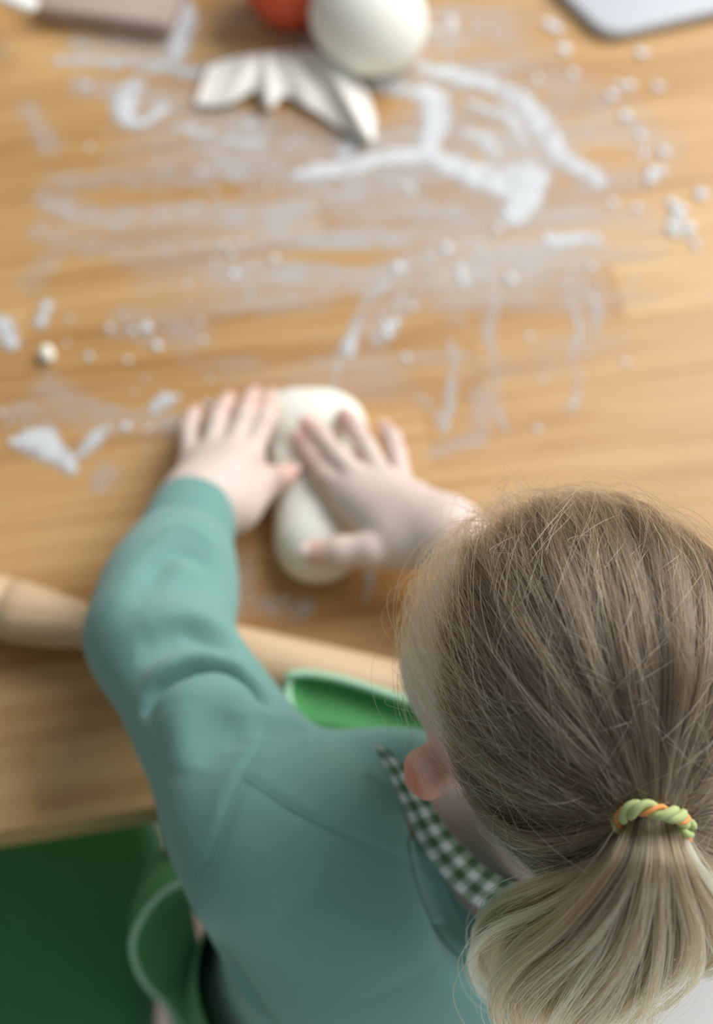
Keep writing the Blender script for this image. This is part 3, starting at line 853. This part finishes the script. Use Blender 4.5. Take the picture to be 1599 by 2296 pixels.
fold(SEAM_ARM, .0045, .0022, 30); fold(SEAM_YOKE, .004, .0020, 30)
fold([(575, 1660), (535, 1720), (500, 1790), (475, 1850)], .006, -.002, 30)
fold([(555, 1735), (650, 1800), (740, 1848), (915, 1922)], .005, -.0015, 30)
for _ in range(1): Vs = lap(Vs, Fs, .3)
qx = (Vs-np.array(pin.location))@du; qr = Vs-np.array(pin.location)-qx[:, None]*du   # cloth lying on the rolling pin gives way to it
rl_ = np.linalg.norm(qr, axis=1); hit = (np.abs(qx) < .115) & (rl_ < R+.0012)
qr[hit, 2] = np.abs(qr[hit, 2])+.004
nn = np.where(hit[:, None], np.array(pin.location)+qx[:, None]*du+qr/np.linalg.norm(qr, axis=1)[:, None]*(R+.0012), Vs)
Vs = nn
r3 = np.random.default_rng(3)
sweater = mesh_obj('sweatshirt', Vs, Fs, M_sweat, child)
sweater['label'] = 'teal sweatshirt'
bvh = BVHTree.FromPolygons(Vs.tolist(), Fs.tolist())
for pts in (SEAM_ARM, SEAM_YOKE):
    q = castline(pts, 40, -.0002)
    for off in (0,):
        v, f = tube(q, [.0006, .0009, .0006], 6); mesh_obj('seam', v, f, M_rib, sweater)
# cuffs (ribbed)
def cuff(a, b, ra, rb, name='cuff'):
    a, b = np.asarray(a), np.asarray(b); t = nrm(b-a); n = nrm(np.cross(t, [0, 0, 1.0])); bb = np.cross(t, n)
    m, seg = 14, 120; vs = []; fs = []
    ring = [(0, ra-.004), (0, ra)]+[(s, ra+(rb-ra)*s+.0012*math.sin(math.pi*s)) for s in np.linspace(.06, .94, m-3)]+[(1, rb), (1, rb-.003)]
    for s, r in ring:
        for j in range(seg):
            an = 2*math.pi*j/seg; rr = r*(1+.010*math.sin(an*40))
            vs.append(a+t*np.linalg.norm(b-a)*s+rr*(math.cos(an)*n+math.sin(an)*bb))
    for i in range(len(ring)-1):
        for j in range(seg): fs.append((i*seg+j, i*seg+(j+1) % seg, (i+1)*seg+(j+1) % seg, (i+1)*seg+j))
    return mesh_obj(name, vs, fs, M_rib, sweater)
cuff(EL+(WL-EL)*.60, EL+(WL-EL)*.985, .0325, .0285)
cuff(ER+(WR-ER)*.40, ER+(WR-ER)*.54, .038, .030)
# ribbed neckband: a band around the neck opening
NBo = [(915, 1880), (922, 1935), (955, 2045), (1012, 2130), (1110, 2195), (1230, 2210), (1350, 2150), (1440, 2040)]
NBi = [(965, 1890), (1000, 1975), (1030, 2055), (1066, 2108), (1130, 2150), (1230, 2160), (1330, 2090), (1390, 2000)]
n_ = 480; bo, bi = bez(NBo, n_), bez(NBi, n_); g = np.zeros((n_, 10, 3))
for i in range(n_):
    for j in range(10):
        t_ = j/9; q = bo[i]*(1-t_)+bi[i]*t_; r_ = nrm(ray(*q))
        h_ = bvh.ray_cast(Vector(CAM), Vector(r_)); hb = body_bvh.ray_cast(Vector(CAM), Vector(r_))
        dd = .775/ (r_@FW)
        for h in (h_, hb):
            if h[0] is not None: dd = min(dd, h[3])
        g[i, j] = CAM+r_*(dd-.0008-.0026*math.sin(math.pi*t_)-.0018*math.sin(math.pi*t_)*math.sin(i*2*math.pi/6.0))
for k_ in range(6): g[1:-1, :] = g[1:-1, :]*.0+g[1:-1, :] ; g[:, 1:-1] = .5*g[:, 1:-1]+.25*(g[:, :-2]+g[:, 2:])
v, f = sheet(g, .002); mesh_obj('neckband', v, f, M_rib, sweater)
# trousers and shoes (below the frame)
tr = Field()
tr.cone(HIP+np.array([-.04, 0, .03]), HIP+np.array([.04, 0, .03]), .070, .070, .03)
for s in (-1, 1):
    h0 = HIP+np.array([s*.045, 0, 0]); kn = np.array([h0[0]+s*.01, -.325, .235]); an = np.array([h0[0]+s*.012, -.345, .06])
    tr.chain([h0, kn, an], [.060, .044, .036], .02)
v, f = tr.build(.005, 2); mesh_obj('trousers', v, f, M_trouser, child)
for s in (-1, 1):
    an = np.array([HIP[0]+s*.057, -.345, .045]); sh = Field()
    sh.cone(an-np.array([0, .012, .018]), an+np.array([s*.012, .095, -.024]), .029, .022, .02); sh.cone(an, an+np.array([0, -.004, .02]), .03, .03, .02)
    v, f = sh.build(.003, 2); v[:, 2] = np.maximum(v[:, 2], .0005); mesh_obj('slipper', v, f, M_shoe, child)

# ------------------------------------------------------------------ apron
apron = empty('apron'); apron.parent = child
apron['label'] = 'green apron with pale edging'
top = bez([(650, 1513), (700, 1512), (780, 1528), (880, 1560), (1000, 1600), (1120, 1640)], 34)
bot = bez([(690, 1640), (740, 1660), (800, 1670), (880, 1690), (1000, 1720), (1100, 1740)], 34)
g = np.zeros((34, 16, 3))
for i in range(34):
    for j in range(16):
        s = j/15; q = top[i]*(1-s)+bot[i]*s; q = q+np.array([-22*math.sin(math.pi*s)*(1-i/33), 0])
        rim = math.exp(-(i/3.5)**2)
        z = T+.060-.006*math.sin(math.pi*min(1, s*1.3))*(1-.8*rim)-.03*max(0, s-.75)*(1-rim)+.004*math.exp(-(s/.12)**2)
        g[i, j] = P(q[0], q[1], z)
v, f = sheet(g, .0015); mesh_obj('bib', v, f, M_apron, apron)
bd = np.vstack([g[0, ::-1], g[1:, 0]])
v, f = tube(bd, [.0030], 8); mesh_obj('binding', v, f, M_bind, apron)
# skirt panel with the edge that flares out at the hip
rim = bez([(418, 1975, .715), (372, 1998, .71), (330, 2040, .70), (298, 2105, .685), (305, 2165, .66), (335, 2215, .63), (370, 2248, .60), (405, 2300, .56), (440, 2380, .50)], 46)
out = bez([(420, 1890, .66), (392, 1895, .66), (360, 1915, .66), (338, 1960, .65), (335, 2040, .62), (345, 2120, .59), (360, 2190, .56), (385, 2260, .53), (420, 2360, .47)], 46)
inn = bez([(440, 1990, .68), (432, 2010, .66), (432, 2045, .64), (440, 2090, .62), (456, 2150, .59), (476, 2200, .57), (500, 2250, .55), (530, 2310, .52), (560, 2400, .48)], 46)
g = np.zeros((46, 25, 3))
for i in range(46):
    R3, O3, I3 = P(*rim[i]), P(*out[i]), P(*inn[i])
    for j in range(25):
        s = j/24
        if s < .5: t = s/.5; q = O3*(1-t)+R3*t+(R3-I3)*.12*math.sin(math.pi*t)
        else: t = (s-.5)/.5; q = R3*(1-t)+I3*t+(R3-O3)*.10*math.sin(math.pi*t)-np.array([0, 0, .010])*math.sin(math.pi*t)
        g[i, j] = q
v, f = sheet(g, .0015); mesh_obj('skirt_edge', v, f, M_apron, apron)
v, f = tube(g[:, 12], [.0022], 8); mesh_obj('binding', v, f, M_bind, apron)
g = np.zeros((30, 14, 3))
for i in range(30):
    an = math.radians(228-200*i/29)
    for j in range(14):
        s = j/13; rr = (.122+.055*s+.008*s*math.sin(i*1.1), .098+.05*s+.006*s*math.cos(i*1.3))
        g[i, j] = (.020+rr[0]*math.cos(an), -.318+rr[1]*math.sin(an)*.92, .70-.38*s)
v, f = sheet(g, .0015); mesh_obj('skirt', v, f, M_apron, apron)
# gingham strap
M_ging = bpy.data.materials.new('gingham'); M_ging.use_nodes = True
nt = M_ging.node_tree; L = nt.links.new; b = nt.nodes['Principled BSDF']; b.inputs['Roughness'].default_value = .9
uvn = nt.nodes.new('ShaderNodeUVMap'); sp = nt.nodes.new('ShaderNodeSeparateXYZ'); L(uvn.outputs[0], sp.inputs[0])
bands = []
for ax in (0, 1):
    fr = nt.nodes.new('ShaderNodeMath'); fr.operation = 'FRACT'; L(sp.outputs[ax], fr.inputs[0])
    gt = nt.nodes.new('ShaderNodeMath'); gt.operation = 'GREATER_THAN'; gt.inputs[1].default_value = .5; L(fr.outputs[0], gt.inputs[0]); bands.append(gt)
su = nt.nodes.new('ShaderNodeMath'); su.operation = 'ADD'; L(bands[0].outputs[0], su.inputs[0]); L(bands[1].outputs[0], su.inputs[1])
hf_ = nt.nodes.new('ShaderNodeMath'); hf_.operation = 'MULTIPLY'; hf_.inputs[1].default_value = .5; L(su.outputs[0], hf_.inputs[0])
cr_ = nt.nodes.new('ShaderNodeValToRGB'); cr_.color_ramp.elements[0].color = lin(232, 238, 236); cr_.color_ramp.elements[1].color = lin(78, 112, 78)
e_ = cr_.color_ramp.elements.new(.5); e_.color = lin(146, 172, 148)
L(hf_.outputs[0], cr_.inputs[0]); L(cr_.outputs[0], b.inputs['Base Color'])
Lp = bez([(838, 1672, .745), (868, 1722, .742), (905, 1800, .738), (945, 1890, .735), (1008, 1975, .732), (1070, 2028, .730), (1150, 2062, .728), (1260, 2060, .728), (1380, 1990, .73), (1420, 1880, .74)], 70)
Rp = bez([(858, 1672, .738), (905, 1715, .734), (955, 1785, .728), (1005, 1860, .724), (1065, 1925, .722), (1120, 1965, .720), (1180, 1985, .718), (1250, 1980, .718), (1320, 1930, .72), (1350, 1860, .73)], 70)
g = np.array([[PD(*(Lp[i]*(1-s)+Rp[i]*s+np.array([0, 0, -.003*math.sin(math.pi*s)]))) for s in np.linspace(0, 1, 7)] for i in range(70)])
for i in range(70):
    for j in range(7):
        d_ = nrm(g[i, j]-CAM)
        for bt in (bvh, body_bvh):
            h_ = bt.ray_cast(Vector(CAM), Vector(d_))
            if h_[0] is not None and h_[3] < np.linalg.norm(g[i, j]-CAM)+.002 and h_[3]*(d_@FW) > .708: g[i, j] = CAM+d_*(h_[3]-.002)
mid = g[:, 3]; sl_ = np.r_[0, np.cumsum(np.linalg.norm(np.diff(mid, axis=0), axis=1))]
v, f = sheet(g, .0015)
uv = np.array([(sl_[i]/.0108+.2, j/6*2.0) for i in range(70) for j in range(7)])
so = mesh_obj('neck_strap', v, f, M_ging, apron, True, None, np.vstack([uv, uv])); so['label'] = 'green and white gingham strap'

# ------------------------------------------------------------------ hair
def hair_mat():
    m = bpy.data.materials.new('hair'); m.use_nodes = True
    nt = m.node_tree; L = nt.links.new
    for n in list(nt.nodes): nt.nodes.remove(n)
    out = nt.nodes.new('ShaderNodeOutputMaterial'); h = nt.nodes.new('ShaderNodeBsdfHairPrincipled')
    h.parametrization = 'COLOR'
    a = nt.nodes.new('ShaderNodeAttribute'); a.attribute_name = 'tone'
    cr = nt.nodes.new('ShaderNodeValToRGB'); el = cr.color_ramp.elements
    el[0].color = lin(48, 38, 29); el[1].color = lin(236, 206, 154)
    e = el.new(.35); e.color = lin(98, 82, 64)
    e = el.new(.65); e.color = lin(168, 139, 98)
    L(a.outputs['Fac'], cr.inputs[0]); L(cr.outputs[0], h.inputs['Color'])
    h.inputs['Roughness'].default_value = .24; h.inputs['Radial Roughness'].default_value = .40; h.inputs['Random Roughness'].default_value = .3
    L(h.outputs[0], out.inputs[0]); return m
M_hair = hair_mat()
def curves_obj(name, pts, rad, tone, parent):   # pts (n, k, 3); rad (n, k); tone (n, k)
    n, k, _ = pts.shape
    c = bpy.data.hair_curves.new(name); c.add_curves([k]*n)
    c.attributes['position'].data.foreach_set('vector', pts.astype(np.float32).ravel()) if 'position' in c.attributes else None
    r = c.attributes.get('radius') or c.attributes.new('radius', 'FLOAT', 'POINT')
    r.data.foreach_set('value', rad.astype(np.float32).ravel())
    t = c.attributes.new('tone', 'FLOAT', 'POINT'); t.data.foreach_set('value', np.clip(tone, 0, 1).astype(np.float32).ravel())
    c.materials.append(M_hair)
    o = bpy.data.objects.new(name, c); link(o, parent); o['kind'] = 'stuff'; return o
R0 = SK_R*1.02
for d_ in np.arange(.45, .68, .0005):         # where the tie sits on the back of the head
    if np.linalg.norm(((PD(1461, 1838, d_)-SK_C)@HM.T)/(R0+.012)) < 1: break
TIE = PD(1461, 1838, d_); DT = d_-.598
tn = ((TIE-SK_C)@HM.T)/R0; tie_h = np.linalg.norm(tn); nT = tn/tie_h
ta = nrm(-.86*UP+.05*RT+.45*b_)              # the way the ponytail leaves
hg = np.random.default_rng(12)
def slerp(n0, n1, t):
    w_ = np.arccos(np.clip((n0*n1).sum(-1), -1, 1))[:, None, None]; t = t[None, :, None] if t.ndim == 1 else t[..., None]
    return (np.sin((1-t)*w_)*n0[:, None]+np.sin(t*w_)*n1[:, None])/np.maximum(np.sin(w_), 1e-4)
def sample_roots(n):
    out = np.zeros((0, 3))
    while len(out) < n:
        d = hg.normal(size=(n*3, 3)); d /= np.linalg.norm(d, axis=1)[:, None]
        d = d[d[:, 2] > hairline(d)+hg.normal(0, .03, len(d))]
        out = np.vstack([out, d])
    return out[:n]
K = 15
tt = np.linspace(0, 1, K)
NLOCK = 420
lock_n = sample_roots(NLOCK); lock_tone = np.clip(hg.normal(.26, .15, NLOCK), .03, .9); lock_lift = hg.gamma(2.2, .0013, NLOCK)
lock_ph = hg.random(NLOCK)*6.28
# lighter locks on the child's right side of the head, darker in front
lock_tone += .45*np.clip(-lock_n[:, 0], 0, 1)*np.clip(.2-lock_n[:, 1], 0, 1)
NS = 21000
rn = sample_roots(NS)
li = np.empty(NS, int)
for c0 in range(0, NS, 4000): li[c0:c0+4000] = (rn[c0:c0+4000]@lock_n.T).argmax(1)
nTT = np.broadcast_to(nT, (NS, 3))
own = slerp(rn, nTT, tt); gd = slerp(lock_n[li], nTT, tt)
pull = (.75*np.clip(tt*1.6, 0, 1)**.8)[None, :, None]
dirs = own*(1-pull)+gd*pull
# gentle sideways wander of each lock and strand
side = np.cross(own, nTT[:, None]); side /= np.linalg.norm(side, axis=2)[..., None]+1e-6
bell = np.sin(np.pi*tt)[None, :]
wob = (.035*np.sin(lock_ph[li]*3)[:, None]*bell+.02*np.sin(tt[None]*5+lock_ph[li][:, None])*bell+hg.normal(0, .022, (NS, 1))*bell+hg.normal(0, .014, (NS, 1))*np.sin(tt[None]*7+hg.random((NS, 1))*6))
dirs = dirs+side*wob[..., None]
dirs /= np.linalg.norm(dirs, axis=2)[..., None]
depth_in = hg.random(NS)
lift = .0015+lock_lift[li][:, None]*np.sin(np.pi*np.clip(tt[None]*.9+.08, 0, 1))**.7+(.006*depth_in[:, None])*(.3+.7*bell)
lift = lift+.004*np.clip(rn[:, 1], 0, 1)[:, None]*bell
pos = SK_C+(dirs*R0)@HM+dirs@HM*lift[..., None]
# gather into the tie
Tin = SK_C+(nT*R0)@HM*1.0
blend = np.clip((tt-.72)/.28, 0, 1)[None, :, None]**1.6
tang = pos[:, -4]-pos[:, -1]; tang -= (tang@ta)[:, None]*ta; tang /= np.linalg.norm(tang, axis=1)[:, None]+1e-9
endp = TIE-ta*.004+tang*(.0030+.0085*depth_in)[:, None]
pos = pos*(1-blend)+(pos+(endp-pos[:, -1])[:, None])*blend
tone = -.02+lock_tone[li][:, None]*.75+hg.normal(0, .13, (NS, 1))+.10*tt[None]**2+.40*(hg.random((NS, 1)) > .88)
rad = np.full((NS, K), .00015)*(1-.15*tt[None]); 
curves_obj('hair', pos, rad*hg.uniform(.75, 1.15, (NS, 1)), tone, child)['label'] = 'dark blond hair combed back to the tie'
# loose fine hairs
NF = 2600
fr = sample_roots(NF); front = hg.random(NF) < .45
n_ = fr[front]; n_[:, 1] = np.abs(n_[:, 1])+.6; fr[front] = n_/np.linalg.norm(n_, axis=1)[:, None]
ln = hg.uniform(.25, .8, NF)
K2 = 18; t2 = np.linspace(0, 1, K2)
dF = slerp(fr, np.broadcast_to(nT, (NF, 3)), t2[None]*ln[:, None])
sideF = np.cross(dF, np.broadcast_to(nT, (NF, 3))[:, None]); sideF /= np.linalg.norm(sideF, axis=2)[..., None]+1e-6
amp = hg.normal(0, .10, (NF, 1)); fq = hg.uniform(1.5, 5, (NF, 1)); ph = hg.random((NF, 1))*6.28
dF = dF+sideF*(amp*(np.sin(fq*t2[None]+ph)-np.sin(ph)))[..., None]+sideF*hg.normal(0, .14, (NF, 1, 1))*t2[None, :, None]
dF /= np.linalg.norm(dF, axis=2)[..., None]
lf = .006+hg.gamma(1.6, .0045, (NF, 1))*t2[None]**.8*np.where(hg.random((NF, 1)) < .5, 1, np.sin(np.pi*t2[None]))
pF = SK_C+(dF*R0)@HM+dF@HM*lf[..., None]
tF = np.full((NF, K2), .55)+hg.normal(0, .18, (NF, 1))
SP = [(1130, 1140), (1165, 1230), (1195, 1310), (1285, 1300), (1255, 1380), (1345, 1230), (1420, 1330), (1220, 1420), (1480, 1260), (1070, 1500)]
for q_, (sx_, sy_) in enumerate(SP):          # stray wisps lifting off the crown, caught light painted in as pale tone
    for d_ in np.arange(.45, .72, .001):
        if np.linalg.norm(((PD(sx_, sy_, d_)-SK_C)@HM.T)/R0) < 1: break
    n0_ = nrm(((PD(sx_, sy_, d_)-SK_C)@HM.T)/R0)
    k_ = slice(q_*11, q_*11+11); m_ = 11
    r0_ = n0_+hg.normal(0, .045, (m_, 3)); r0_ /= np.linalg.norm(r0_, axis=1)[:, None]
    dd_ = slerp(r0_, np.broadcast_to(nT, (m_, 3)), t2[None]*hg.uniform(.18, .45, (m_, 1)))
    sd2 = np.cross(dd_, np.broadcast_to(nT, (m_, 3))[:, None]); sd2 /= np.linalg.norm(sd2, axis=2)[..., None]+1e-6
    dd_ = dd_+sd2*(hg.normal(0, .10, (m_, 1))*t2[None]+hg.normal(0, .05, (m_, 1))*np.sin(hg.uniform(3, 8, (m_, 1))*t2[None]))[..., None]
    dd_ /= np.linalg.norm(dd_, axis=2)[..., None]
    pF[k_] = SK_C+(dd_*R0)@HM+dd_@HM*(.0085+hg.uniform(.001, .010, (m_, 1))*np.sin(np.pi*t2[None]))[..., None]
    tF[k_] = .95
curves_obj('loose_hair', pF, np.full((NF, K2), .00008)*hg.uniform(.7, 1.3, (NF, 1)), tF, child)['label'] = 'fine loose flyaway hairs'
# ponytail
LOCKS = [  # control points (x, y, depth), spread along the lock, strands, tone
 ([(1405,1870,.612),(1345,1945,.604),(1240,1998,.618),(1140,2035,.645),(1088,2095,.675),(1112,2180,.69),(1200,2240,.69)], (.004,.006,.009,.010,.010,.009,.006), 900, .50),
 ([(1420,1875,.606),(1360,1960,.598),(1270,2030,.608),(1180,2075,.635),(1150,2140,.66),(1180,2215,.675),(1250,2270,.68)], (.004,.007,.010,.012,.012,.010,.008), 900, .44),
 ([(1430,1870,.602),(1385,1960,.592),(1310,2050,.600),(1225,2115,.622),(1180,2185,.645),(1200,2260,.66),(1270,2330,.67)], (.004,.007,.010,.013,.013,.012,.010), 900, .40),
 ([(1440,1868,.600),(1410,1960,.590),(1360,2065,.598),(1290,2150,.615),(1235,2240,.635),(1230,2340,.65)], (.004,.007,.010,.013,.013,.012), 900, .38),
 ([(1455,1868,.598),(1440,1960,.588),(1415,2070,.594),(1365,2165,.610),(1310,2250,.630),(1250,2320,.645)], (.004,.007,.010,.012,.012,.012), 900, .40),
 ([(1468,1868,.598),(1468,1960,.588),(1460,2070,.594),(1430,2160,.608),(1385,2230,.622),(1310,2295,.635)], (.004,.007,.009,.011,.011,.010), 900, .44),
 ([(1485,1870,.599),(1505,1960,.590),(1520,2050,.596),(1505,2125,.606),(1465,2180,.615),(1400,2230,.62)], (.004,.006,.009,.010,.009,.008), 800, .50),
 ([(1498,1872,.602),(1540,1955,.594),(1585,2030,.600),(1600,2095,.610),(1575,2140,.618),(1530,2155,.622)], (.004,.006,.008,.008,.006,.004), 700, .62),
 ([(1508,1872,.606),(1565,1940,.602),(1625,2000,.610),(1660,2065,.622),(1650,2130,.63),(1600,2165,.635)], (.004,.006,.008,.009,.008,.006), 600, .56),
 ([(1340,2160,.645),(1245,2228,.668),(1165,2236,.680),(1106,2210,.685)], (.005,.003,.0025,.002), 220, .34),
 ([(1108,2216,.685),(1098,2262,.686),(1124,2298,.684),(1205,2302,.678),(1310,2258,.655)], (.002,.003,.003,.003,.004), 240, .36),
 ([(1104,2236,.685),(1150,2262,.682),(1225,2268,.675),(1310,2225,.650)], (.002,.0025,.003,.004), 200, .32),
 ([(1440,2190,.62),(1455,2230,.625),(1460,2270,.63),(1452,2310,.64)], (.004,.004,.003,.003), 60, .7),
]
pts_all, tone_all, rad_all = [], [], []
K3 = 22
for cp, spd, ns, tn_ in LOCKS:
    cp = [(x, y, d+DT*np.interp(y, [1870, 2300], [1, .55])) for x, y, d in cp]
    q = np.array([PD(*c) for c in bez(cp, K3)]); tg, N, B = frames(q)
    sp_ = (.72 if cp[0][0] < 1425 else .9)*np.interp(np.linspace(0, 1, K3), np.linspace(0, 1, len(spd)), spd)
    nsub = max(2, ns//45)
    sub = hg.normal(0, .60, (nsub, 2)); subt = hg.normal(-.03, .19, nsub); subph = hg.random(nsub)*6.28
    k = hg.integers(0, nsub, ns); off = sub[k]+hg.normal(0, .15, (ns, 2))*np.where(hg.random((ns, 1)) < .15, 3.5, 1)
    tl = np.linspace(0, 1, K3)
    wv = .25*np.sin(tl[None]*4+subph[k][:, None])+.12*np.sin(tl[None]*hg.uniform(3, 9, (ns, 1))+hg.random((ns, 1))*6)
    o1 = off[:, :1]+wv; o2 = off[:, 1:]+.5*wv
    pts = q[None]+sp_[None, :, None]*(o1[..., None]*N[None]+o2[..., None]*B[None])
    cut = hg.uniform(.82, 1.0, ns)           # strands end at different lengths
    u = tl[None]*cut[:, None]*(K3-1); i0 = np.minimum(u.astype(int), K3-2); fr_ = (u-i0)[..., None]
    ar = np.arange(ns)[:, None]
    pts = pts[ar, i0]*(1-fr_)+pts[ar, i0+1]*fr_
    if len(cp) > 5 and ns > 500:
        e_ = pts[:, 0]-TIE; e_ = e_-(e_@ta)[:, None]*ta; el_ = np.linalg.norm(e_, axis=1)[:, None]
        s0_ = TIE-ta*.005+e_/el_*np.minimum(el_*.8, .0108)
        bl = np.clip(1-tl/.14, 0, 1)[None, :, None]; pts = pts*(1-bl)+(pts+(s0_-pts[:, 0])[:, None])*bl
    pts_all.append(pts); tone_all.append(np.clip(tn_+.08+subt[k][:, None]+hg.normal(0, .08, (ns, 1))+.12*tl[None]+.15*(hg.random((ns, 1)) > .94), 0, 1))
    rad_all.append(np.full((ns, K3), .00015)*hg.uniform(.75, 1.15, (ns, 1))*(1-.3*tl[None]**3))
curves_obj('ponytail', np.vstack(pts_all), np.vstack(rad_all), np.vstack(tone_all), child)['label'] = 'lighter blond ponytail with curling ends'
# hair tie: a twisted elastic ring
n1 = nrm(RT-ta*np.dot(RT, ta)); n2 = np.cross(ta, n1)
ring = np.array([TIE+.0135*math.cos(a)*n1+.0135*math.sin(a)*n2+ta*.0012*math.sin(2*a) for a in np.linspace(0, 2*math.pi, 72, endpoint=False)])
tie = empty('hair_tie', (0, 0, 0)); tie.parent = child; tie['label'] = 'lime green hair tie with orange twist'
for k in range(3):
    w3 = []
    for i, p in enumerate(ring):
        a = 2*math.pi*i/72; ph = a*5+k*2.094; rad_ = nrm(p-TIE)
        w3.append(p+.0017*(math.cos(ph)*rad_+math.sin(ph)*ta*1.25))
    v, f = tube(np.array(w3), [.0020 if k < 2 else .0011], 8, closed=True)
    mesh_obj('cord', v, f, M_tie if k < 2 else M_tie2, tie)
kn = TIE+.0148*math.cos(.15)*n1+ta*.003+nrm(b_)*.002
v, f = tube(np.array([kn+.0026*np.array([math.cos(a), math.sin(a), math.sin(2*a)*.5]) for a in np.linspace(0, 5.5, 14)]), [.0017], 8); mesh_obj('knot', v, f, M_tie, tie)
v, f = tube([kn+np.array([0, -.002, -.001]), kn+np.array([.001, -.0055, -.002])], [.0016, .0013], 8); mesh_obj('knot', v, f, M_tie2, tie)
